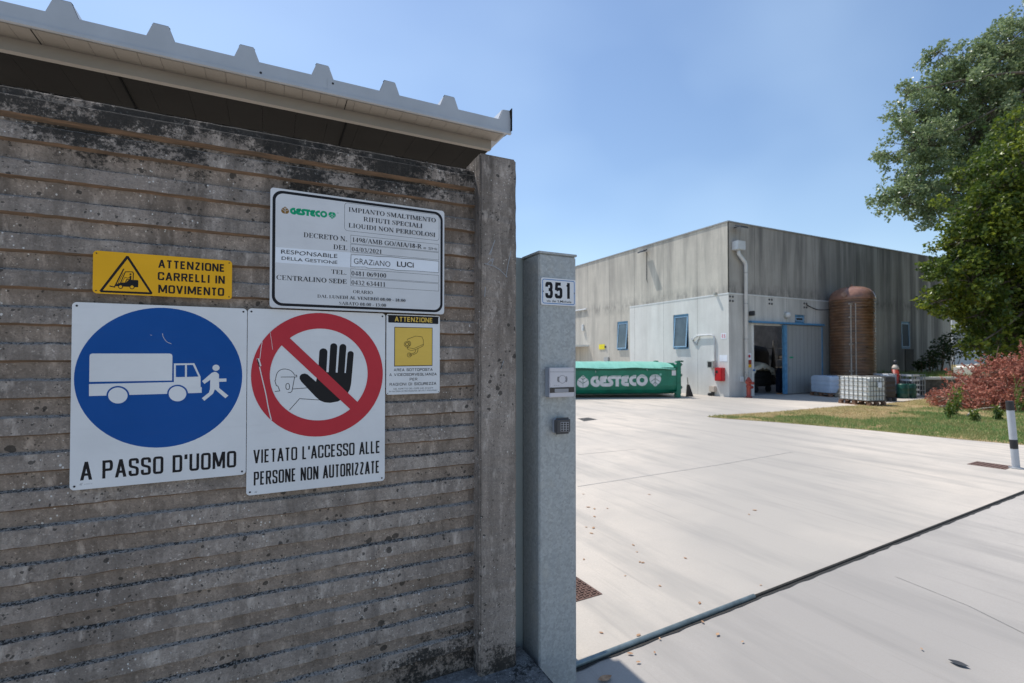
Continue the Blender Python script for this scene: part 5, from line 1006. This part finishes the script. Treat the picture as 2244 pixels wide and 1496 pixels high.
def ibc(name, label, loc, rz, plastic, cage='steel_grey', sx=1.0, sy=1.2, pallet='pallet_wood', h=1.0, wires=True, group=None, lower=0.):
    """liquid container: bulging plastic bottle in a wire cage on a pallet; local x across, y deep"""
    t = thing(name, label, 'liquid container', loc, rz, group, local=True); z0 = .15
    mb = MB(); n_ = 14; vs = []
    bm = bmesh.new(); bmesh.ops.create_cube(bm, size=1); bmesh.ops.subdivide_edges(bm, edges=bm.edges[:], cuts=13, use_grid_fill=True)
    for v in bm.verts:
        x, y, z = v.co; f_ = .955 - .03 * (abs(2 * z) ** 14); g_ = .010 * cos(z * 2 * pi * 4)
        rx = x * (1 - .035 * (abs(2 * y) ** 14)); ry = y * (1 - .035 * (abs(2 * x) ** 14))
        v.co = (rx * (sx * f_ + g_), ry * (sy * f_ + g_), z0 + .02 + (z + .5) * (h - .03) - .03 * ((abs(2 * x) ** 10) + (abs(2 * y) ** 10)) * (1 if z > .4 else 0))
    bm.verts.index_update(); mb.add([v.co[:] for v in bm.verts], [[v.index for v in f.verts] for f in bm.faces]); bm.free(); mb.build('bottle', plastic, t)
    mb = MB(); mb.lathe([(.11, 0), (.12, .01), (.12, .04), (.02, .05)], 0, 0, 18); mb.v = [(v[0], v[1], v[2] + z0 + h - .02) for v in mb.v]; mb.build('lid', 'dark_plastic', t)
    if wires:
        mb = MB(); r_ = .011; X, Y = sx / 2, sy / 2
        for i in range(6):
            z = z0 + .03 + (h - .03) * i / 5; mb.tube([(-X, -Y, z), (X, -Y, z), (X, Y, z), (-X, Y, z), (-X, -Y, z)], r_ if i < 5 else .016, 6)
        for sgn in (-1, 1):
            for k in range(6): x = -X + sx * (k + .5) / 6; mb.tube([(x, sgn * Y, z0), (x, sgn * Y, z0 + h)], r_, 6)
            for k in range(7): y = -Y + sy * (k + .5) / 7; mb.tube([(sgn * X, y, z0), (sgn * X, y, z0 + h)], r_, 6)
            mb.tube([(sgn * X * .4, -Y, z0 + h), (sgn * X * .4, Y, z0 + h)], .014, 6)
        mb.build('wire_cage', cage, t)
    mb = MB()
    for k in range(5): y = -sy / 2 + .06 + (sy - .24) * k / 4; mb.box(-sx / 2, sx / 2, y, y + .12, .12, .148)
    for x in (-sx / 2 + .01, -.06, sx / 2 - .13):
        mb.box(x, x + .12, -sy / 2, sy / 2, 0, .022)
        for y in (-sy / 2, -.06, sy / 2 - .12): mb.box(x + .005, x + .115, y, y + .12, .023, .119)
    mb.build('pallet', pallet, t); return t
i1 = ibc('caged_tank', 'white caged liquid tank on a wooden pallet out in the sun', (18.66, 10.0, 0), R(-12.5), 'ibc_plastic', 'cage_dark', h=.84, sx=.74)
mb = MB(); mb.box(-.02, .14, -.622, -.614, .62, .80); mb.build('label', 'tape_white', i1)
i2 = ibc('blue_white_tank', 'bluish translucent liquid tank in the shade left of the caged one', (21.45, 12.72, 0), R(-20), 'ibc_blue', h=.74, wires=False, sx=1.0)
mb = MB(); mb.prism([(-.28, .02), (.32, .02), (.04, .5), (-.02, .5)], 1, -.585, -.56); mb.build('brown_patch', 'wood_grey', i2)
ibc('black_tank', 'black liquid tank close behind the white caged one', (20.82, 10.62, 0), R(-8), 'ibc_black', 'dark_plastic', h=.80, wires=False, pallet='dark_grate', sx=.72, sy=1.0)
ibc('light_blue_tank', 'light blue caged tank half hidden behind the black one', (22.78, 11.30, 0), R(-4), 'ibc_blue', h=.82, sx=.58, sy=.56)
t = thing('gas_cylinder', 'red gas cylinder with cream shoulder and dark cap beside the barrels', 'cylinder', (23.45, 11.25, 0))
mb = MB(); mb.lathe([(.125, 0), (.13, .02), (.13, 1.15)], 23.45, 11.25, 20); mb.build('body', 'cylinder_red', t, True)
mb = MB(); mb.lathe([(.13, 1.152), (.12, 1.24), (.08, 1.32), (.045, 1.36)], 23.45, 11.25, 20); mb.build('shoulder', 'cream', t, True)
mb = MB(); mb.lathe([(.04, 1.355), (.075, 1.37), (.075, 1.5), (.05, 1.54)], 23.45, 11.25, 16); mb.build('valve_cap', 'dark_plastic', t, True)
mb = MB(); mb.lathe([(.136, .86), (.136, .92)], 23.45, 11.25, 20); mb.build('strap', 'red_paint', t)
def barrel(x, y, mat, label, h=.58, r=.2):
    t = thing('plastic_barrel', label, 'barrel', (x, y, 0), 0, 'plastic barrels beside the gas cylinder')
    mb = MB(); mb.lathe([(r * .92, 0), (r, .04), (r, .18), (r * 1.03, .2), (r, .22), (r, .38), (r * 1.03, .4), (r, .42), (r, h - .04), (r * .95, h)], x, y, 22); mb.build('drum', mat, t, True)
    mb = MB(); mb.lathe([(.05, h), (.05, h + .03), (.01, h + .035)], x + .08, y, 10); mb.build('bung', 'dark_plastic', t)
barrel(22.95, 10.75, 'barrel_green', 'green plastic barrel in front of the red gas cylinder'); barrel(23.42, 10.72, 'barrel_green', 'darker green barrel between the gas cylinder and the empty cage', .56); barrel(23.9, 11.75, 'ibc_blue', 'pale blue barrel standing behind the empty white barred cage', .95, .26)
def cage(name, label, x0, x1, y0, y1, h, bars, mat, thick):
    t = thing(name, label, 'cage', ((x0 + x1) / 2, (y0 + y1) / 2, 0)); mb = MB(); r_ = .013
    for x in (x0, x1):
        for y in (y0, y1): mb.tube([(x, y, 0), (x, y, h)], .02, 6)
    for k in range(1, 5):
        mb.tube([(x0 + (x1 - x0) * k / 5, y0, 0), (x0 + (x1 - x0) * k / 5, y0, h)], r_, 6); mb.tube([(x1, y0 + (y1 - y0) * k / 5, 0), (x1, y0 + (y1 - y0) * k / 5, h)], r_, 6); mb.tube([(x0, y0 + (y1 - y0) * k / 5, 0), (x0, y0 + (y1 - y0) * k / 5, h)], r_, 6)
    for k in range(5): z = .05 + (h - .06) * k / 4; mb.tube([(x0, y0, z), (x1, y0, z), (x1, y1, z), (x0, y1, z), (x0, y0, z)], r_, 6)
    mb.build('frame', 'steel_grey', t)
    for k in range(bars): z = .08 + (h - .14) * k / (bars - 1); mb = MB(); mb.box(x0 - .03, x0 + .015, y0, y0 + thick, z, z + .07); mb.box(x0, x0 + .5, y0 - .03, y0 - .012, z, z + .07); mb.build('crossbar', mat, t)
cage('barred_cage', 'empty steel cage with bright white crossbars beside the barrels', 23.65, 24.65, 10.75, 11.75, .93, 5, 'white_paint', .4)
mb = MB(); mb.rbox(23.85, 24.5, 10.95, 11.6, .03, .55, .04); single('dark_crate', mb, 'barrel_green', 'dark green crate standing inside the empty cage', 'crate')
t = thing('work_bench', 'small worn wooden bench between the sliding door and the tanks', 'bench', (22.15, 13.6, 0))
mb = MB(); mb.box(21.75, 22.55, 13.4, 13.8, .44, .5); mb.build('top', 'wood_grey', t)
for x in (21.8, 22.42):
    for y in (13.43, 13.69): mb = MB(); mb.box(x, x + .08, y, y + .08, 0, .438); mb.build('leg', 'wood_grey', t)
t = thing('white_block', 'large rounded white plastic tank lying on the bank behind the brush pile', 'tank', (29.4, 10.7, .74))
mb = MB(); mb.rbox(28.1, 30.9, 10.3, 11.2, .75, 1.32, .12, seg=3); mb.build('shell', 'ibc_plastic', t)
mb = MB(); mb.tube([(29.4, 10.7, 1.32), (29.4, 10.7, 1.36)], .16, 14); mb.build('lid', 'ibc_plastic', t)

# bollard, covers and grates
b_ = gnd(2227, 1026); bx, by = b_.x, b_.y
t = thing('bollard', 'grey bollard with black bands leaning beside the rusty cover', 'bollard', (bx, by, 0))
lean = lambda z: (bx - .085 * z * cos(R(26)), by + .085 * z * sin(R(26)), z)
for z0, z1, mt, nm in ((0, .295, 'plastic_light', 'post'), (.295, .43, 'black_rubber', 'band'), (.43, .865, 'plastic_light', 'post'), (.865, 1.0, 'black_rubber', 'cap')):
    mb = MB(); mb.tube([lean(z0), lean(z1)], .045 if 'p' == nm[0] else .0462, 20); mb.build(nm, mt, t, False)
mb = MB(); mb.lathe([(.085, 0), (.085, .012), (.05, .02)], bx, by, 20); mb.build('base', 'steel_grey', t)
t = thing('checker_cover', 'rusty checkered manhole cover beside the steel gate post', 'manhole cover', (1.98, 2.95, 0))
P = [gnd(1320, 1302), gnd(1262, 1319)]; d1 = (Vector((P[1].x - P[0].x, P[1].y - P[0].y))).normalized(); Q = gnd(1264, 1262); d2 = Vector((Q.x - P[0].x, Q.y - P[0].y)); d2 = (d2 - d1 * d2.dot(d1)).normalized(); A = Vector((P[0].x, P[0].y))
mb = MB(); C4 = [A, A + d1 * .6, A + d1 * .6 + d2 * .6, A + d2 * .6]; mb.prism([tuple(c) for c in C4], 2, -.05, .004); mb.build('plate', 'rust', t)
mb = MB()
for i in range(20):
    for j in range(20):
        c = A + d1 * (.025 + .029 * i) + d2 * (.025 + .029 * j); a = d1 if (i + j) % 2 else d2; b = d2 if (i + j) % 2 else d1
        mb.prism([tuple(c - a * .013 - b * .004), tuple(c + a * .013 - b * .004), tuple(c + a * .013 + b * .004), tuple(c - a * .013 + b * .004)], 2, .0042, .010)
mb.build('checker_studs', 'rust', t)
def flatcover(name, pts, mat, label, slots=0):
    V4 = [gnd(*p) for p in pts]; mb = MB(); mb.prism([(v.x, v.y) for v in V4], 2, -.05, .005)
    t = thing(name, label, 'manhole cover', ((V4[0].x + V4[2].x) / 2, (V4[0].y + V4[2].y) / 2, 0)); mb.build('plate', mat, t)
    mb = MB()
    for k in range(slots):
        f_ = (k + .7) / (slots + .4); a = V4[0].lerp(V4[3], f_); b = V4[1].lerp(V4[2], f_); a2 = a.lerp(b, .08); b2 = a.lerp(b, .92); mb.tube([(a2.x, a2.y, .006), (b2.x, b2.y, .006)], .006, 5)
    mb.build('ribs', mat, t)
flatcover('drain_grate', [(1266, 917), (1290, 915), (1309, 919), (1280, 923)], 'dark_grate', 'dark drain grate far out on the pale yard', 5)
flatcover('rusty_cover', [(2119, 1017), (2141, 1011), (2222, 1022), (2203, 1029)], 'rust', 'long rusty brown cover set in the concrete by the bollard', 7)

# fallen leaves lying on the concrete
Z4 = lambda a, b: gnd(1240 + a / 2.235, 860 + b / 2.235)
def litter(p, size, mat, label, group, seed):
    random.seed(seed); a = random.uniform(0, 2 * pi); mb = MB(); n_ = 6; vs = []; cu_ = random.uniform(.12, .3)
    for i in range(n_ + 1):
        u = i / n_; w = sin(pi * min(1, u * .97 + .03)) * .26 * size; z = .004 + cu_ * size * (u - .5) ** 2 * .8
        for s_ in (-1, 0, 1): x, y = (u - .5) * size, s_ * w; vs.append((p.x + x * cos(a) - y * sin(a), p.y + x * sin(a) + y * cos(a), p.z + z + abs(s_) * .12 * w))
    mb.add(vs, [(i * 3 + j, i * 3 + j + 1, i * 3 + j + 4, i * 3 + j + 3) for i in range(n_) for j in range(2)]); single('fallen_leaf', mb, mat, label, 'leaf', group, smooth=True)
for i, (a, b) in enumerate(((85, 498), (140, 570), (110, 562), (203, 568), (140, 608), (135, 664), (100, 660), (125, 690), (330, 748), (348, 782), (362, 831), (376, 834), (290, 898), (460, 948), (655, 1032), (955, 945), (173, 1178), (355, 1190), (460, 1207), (670, 1125), (315, 1280), (435, 1275), (355, 1322), (925, 577), (897, 598), (408, 500), (585, 812), (1743, 1258), (88, 818), (743, 1186), (865, 1222))):
    litter(Z4(a, b), (.026, .034, .042)[i % 3] * (1.25 if b < 700 else .85), 'leaf_litter', 'small dry leaf lying on the pale concrete', 'dry leaves scattered over the concrete', i)
litter(Z4(1925, 1330), .085, 'litter_dark', 'larger black leaf lying alone on the forecourt', None, 77); litter(Z4(190, 1404), .085, 'leaf_litter', 'brown leaf lying in the shade beside the steel post', None, 83)

# ================================================================== BUSHES, BRUSH PILE AND TREES
def leaves(mb, c, rad, n, size, up=.25, hollow=.3):
    """n folded leaf faces scattered through an ellipsoid"""
    for _ in range(n):
        while True:
            d = Vector((random.uniform(-1, 1), random.uniform(-1, 1), random.uniform(-1, 1)))
            if hollow < d.length < 1: break
        p = Vector((c[0] + d.x * rad[0], c[1] + d.y * rad[1], c[2] + d.z * rad[2])); leaf1(mb, p, size * random.uniform(.6, 1.25))
def leaf1(mb, p, s):
    n_ = Vector((random.gauss(0, 1), random.gauss(0, 1), random.gauss(.5, 1))).normalized(); a = n_.orthogonal().normalized(); r_ = random.uniform(0, 2 * pi); a = (a * cos(r_) + n_.cross(a) * sin(r_)); b = n_.cross(a)
    k = len(mb.v); t_ = p + a * s; m_ = p + a * s * .5
    mb.v += [tuple(p), tuple(m_ + b * s * .36 + n_ * s * .07), tuple(t_ - n_ * s * .1), tuple(m_ - b * s * .36 + n_ * s * .07)]; mb.f.append((k, k + 1, k + 2, k + 3)); mb.mi.append(0)
def limb(mb, a, b, r0, r1, bend=.1, n=6):
    a, b = Vector(a), Vector(b); L_ = (b - a).length; o1 = Vector((random.gauss(0, 1), random.gauss(0, 1), random.gauss(0, .4))) * L_ * bend
    mb.tube([a.lerp(b, i / n) + o1 * sin(pi * i / n) for i in range(n + 1)], r0, 7, r2=r1)
def tree(name, label, base, trunk_top, r0, lobes, leaf_mat, leaf_size, density, seed, spread=.55, group=None):
    """lobes: (centre, radius); each lobe holds many small clumps of leaves on twigs fed by a limb from the trunk"""
    random.seed(seed); t = thing(name, label, 'tree', base, 0, group); wood = MB(); lf = MB(); top = Vector(trunk_top)
    limb(wood, base, trunk_top, r0, r0 * .45, .03, 8)
    for c, rad in lobes:
        c = Vector(c); k_ = random.uniform(.35, 1); st = Vector(base).lerp(top, k_) ; limb(wood, st, c, r0 * .28, .025, .08, 7)
        ncl = max(10, int(26 * rad ** 1.7)); rr = rad
        for _ in range(ncl):
            d = Vector((random.gauss(0, 1), random.gauss(0, 1), random.gauss(0, .85))); d = d.normalized() * (random.uniform(.12, 1.0) ** .55) * rr * (1 + .22 * mnoise.noise(d * 1.7 + c)); p = c + d
            limb(wood, c.lerp(p, .15), p, .018, .005, .08, 3); q_ = random.uniform(.22, .5) * spread * min(1.4, rad ** .5)
            leaves(lf, p, (q_ * 1.2, q_ * 1.2, q_), int(density * q_ * q_ * random.uniform(.7, 1.3)), leaf_size, hollow=0)
    wood.build('trunk', 'bark', t, True); lf.build('crown', leaf_mat, t)
def at(px, py, D):                                               # a point D metres deep seen at that pixel (used to place the lobes in space)
    d = _f * 1072 + _r * (px - 1122) + _u * (766 - py); return tuple(Vector((0, 0, EYE)) + d * (D / 1072))
def lob(px, py, D, rpx): return (at(px, py, D), rpx * D / 1072)
b1 = at(2330, 800, 28); b1 = (b1[0], b1[1], 0.7)
tree('poplar_tree', 'tall grey green tree with small shimmering leaves, highest at the right', b1, at(2290, 60, 28), .42,
     [lob(2075, 205, 28, 88), lob(2020, 320, 27, 80), lob(2120, 300, 28.5, 110), lob(2010, 400, 27, 62), lob(1960, 440, 26.5, 52), lob(2030, 455, 26.5, 55), lob(2110, 420, 28, 95), lob(2110, 140, 28, 55), lob(2175, 160, 28, 62), lob(2215, 90, 28, 62), lob(2180, 330, 28, 105), lob(2250, 210, 28.5, 120), lob(2060, 115, 28, 30), lob(2250, 350, 28, 110), lob(2330, 120, 29, 160), lob(2390, 300, 29, 160), lob(2000, 250, 27.5, 52), lob(1990, 200, 27.5, 30)], 'leaf_poplar', .17, 700, 21)
b2 = at(2300, 800, 20); b2 = (b2[0], b2[1], 0.0)
tree('broadleaf_tree', 'dense bright green tree in front, overhanging the warehouse end', b2, at(2270, 420, 20), .28,
     [lob(2190, 400, 19.5, 85), lob(2140, 470, 19.3, 70), lob(2110, 530, 19.2, 55), lob(2075, 590, 19, 52), lob(2060, 660, 19, 42), lob(2125, 620, 19.2, 75), lob(2180, 560, 19.6, 95), lob(2230, 480, 20, 110), lob(2240, 640, 20, 110), lob(2170, 690, 19.6, 70), lob(2150, 690, 19.0, 42), lob(2220, 740, 20, 80), lob(2225, 320, 20, 70), lob(2300, 560, 21, 140), lob(2330, 400, 21, 150), lob(2320, 720, 21, 110), lob(2140, 755, 18.6, 30), lob(2190, 765, 18.8, 40), lob(2270, 300, 20.5, 80)], 'leaf_bright', .165, 900, 33, .62)
random.seed(8)
for i, (px_, py_, D, rp_) in enumerate(((2062, 770, 25, 24), (2040, 790, 24.5, 18), (2085, 755, 25.5, 28), (2015, 800, 24.5, 10))):
    c = at(px_, py_, D); rr = rp_ * D / 1072; t = thing('bush', ['dark leafy bush against the far end of the warehouse', 'low dark bush left of the taller one on the bank', 'tallest dark bush where the warehouse ends', 'tiny weed clump at the warehouse foot'][i], 'bush', (c[0], c[1], .74))
    mb = MB(); leaves(mb, c, (rr, rr, rr * 1.2), int(700 * rr), .14, hollow=.1); mb.build('foliage', 'leaf_dark', t)
    mb = MB(); [limb(mb, (c[0], c[1], .74), (c[0] + random.gauss(0, rr * .4), c[1] + random.gauss(0, rr * .4), c[2] + rr * .6), .02, .006) for _ in range(6)]; mb.build('stems', 'twig', t)
# brush pile
random.seed(14); t = thing('brush_pile', 'heap of cut branches with dead red brown leaves on the lawn', 'brush pile', (22.0, 7.0, 0)); lf = MB(); tw = MB(); lo = MB()
def pile_h(x, y):
    u = (x - 20.6) * .92 + (y - 6.9) * .39; v = -(x - 20.6) * .39 + (y - 6.9) * .92
    return u, v
PX, PY = 22.0, 7.0
def pile_xy(ex, ey): return PX + ex * .896 + ey * .443, PY - ex * .443 + ey * .896
for k in range(330):
    a = random.uniform(0, 2 * pi); r_ = sqrt(random.random()); ex, ey = 2.55 * r_ * cos(a) + .2, 1.6 * r_ * sin(a); x, y = pile_xy(ex, ey)
    hgt = (1.6 + .16 * ex) * (1 - r_ ** 2.0) ** .8 * (.85 + .3 * mnoise.noise(Vector((x * .8, y * .8, 3)))); z = random.uniform(.3, 1) * hgt + .12
    q_ = random.uniform(.2, .42); leaves(lf, (x, y, z), (q_ * 1.3, q_ * 1.3, q_ * .5), 62, .078, hollow=0)
    d = Vector((random.gauss(0, 1), random.gauss(0, 1), random.gauss(0, .35))).normalized() * random.uniform(.5, 1.3); p = Vector((x, y, z)); limb(tw, p - d * .5, p + d * .5, random.uniform(.008, .022), .004, .08, 5)
for k in range(150):
    a = random.uniform(0, 2 * pi); r_ = sqrt(random.random()) * .95; ex, ey = 2.55 * r_ * cos(a) + .2, 1.6 * r_ * sin(a); x, y = pile_xy(ex, ey)
    hgt = (1.6 + .16 * ex) * (1 - r_ ** 2.0) ** .8; p = Vector((x, y, hgt * .8 + .1)); d = Vector((random.gauss(0, .8), random.gauss(0, .8), random.uniform(.05, .9))).normalized() * random.uniform(.35, .85); limb(tw, p, p + d, .009, .003, .12, 5)
    for u in range(7): leaves(lf, p + d * (.3 + .11 * u), (.06, .06, .05), 5, .085, hollow=0)
for k in range(110):
    a = random.uniform(0, 2 * pi); r_ = random.uniform(.8, 1.1); ex, ey = 2.6 * r_ * cos(a) + .2, 1.65 * r_ * sin(a); x, y = pile_xy(ex, ey)
    d = Vector((random.gauss(0, 1), random.gauss(0, 1), random.gauss(.1, .25))).normalized() * random.uniform(.3, 1.0); p = Vector((x, y, random.uniform(.06, .4))); limb(tw, p - d * .5, p + d * .5, random.uniform(.008, .03), .005, .1, 5); leaves(lf, p, (.3, .3, .12), 12, .10, hollow=0)
lf.build('dead_leaves', 'leaf_dead', t); tw.build('branches', 'twig', t)
for i, (px_, py_, h_, lb) in enumerate(((2095, 912, 1.0, 'tall green weed growing up the left front of the brush pile'), (2080, 918, .5, 'short green weed at the left foot of the brush pile'), (2236, 905, 1.15, 'tall green weed behind the leaning bollard'), (2135, 925, .35, 'low weed in front of the middle of the brush pile'), (2185, 922, .4, 'low weed in the grass left of the bollard'))):
    g_ = gnd(px_, py_); t = thing('weed', lb, 'weed', (g_.x, g_.y, 0)); mb = MB(); st = MB(); random.seed(50 + i)
    for k in range(9):
        tp_ = Vector((g_.x + random.gauss(0, .12 * h_), g_.y + random.gauss(0, .12 * h_), h_ * random.uniform(.6, 1.05))); limb(st, (g_.x + random.gauss(0, .05), g_.y + random.gauss(0, .05), 0), tp_, .009, .003, .05, 4)
        for u in range(8): p = Vector((g_.x, g_.y, 0)).lerp(tp_, .2 + .1 * u); leaves(mb, p, (.05, .05, .06), 2, .085, hollow=0)
    mb.build('foliage', 'leaf_bright', t); st.build('stems', 'grass_green', t)
for i, (a, b, lb) in enumerate((((2060, 893), (2092, 899), 'pale bare branch lying at the left foot of the brush pile'), ((2120, 914), (2196, 903), 'thin grey branch lying along the front of the brush pile'))):
    A_, B_ = gnd(*a), gnd(*b); mb = MB(); limb(mb, (A_.x, A_.y, .04), (B_.x, B_.y, .16), .035 - .012 * i, .015, .05, 6); single('fallen_branch', mb, 'wood_grey', lb, 'branch', smooth=True)

# far buildings beyond the yard
c = at(2112, 700, 62); t = thing('far_building', 'white building with a dark window strip far beyond the warehouse', 'building', (c[0], c[1], .0))
mb = MB(); mb.box(c[0] - 3, c[0] + 22, c[1], c[1] + 12, 0, 10.2); mb.build('wall', 'far_white', t)
mb = MB(); mb.box(c[0] - 2.6, c[0] + 20, c[1] - .05, c[1] - .003, 3.6, 5.2); mb.build('window', 'far_dark', t)
mb = MB(); mb.box(c[0] - 3.2, c[0] + 22.2, c[1] - .2, c[1] + 12.2, 10.202, 10.6); mb.build('roof_edge', 'steel_grey', t)
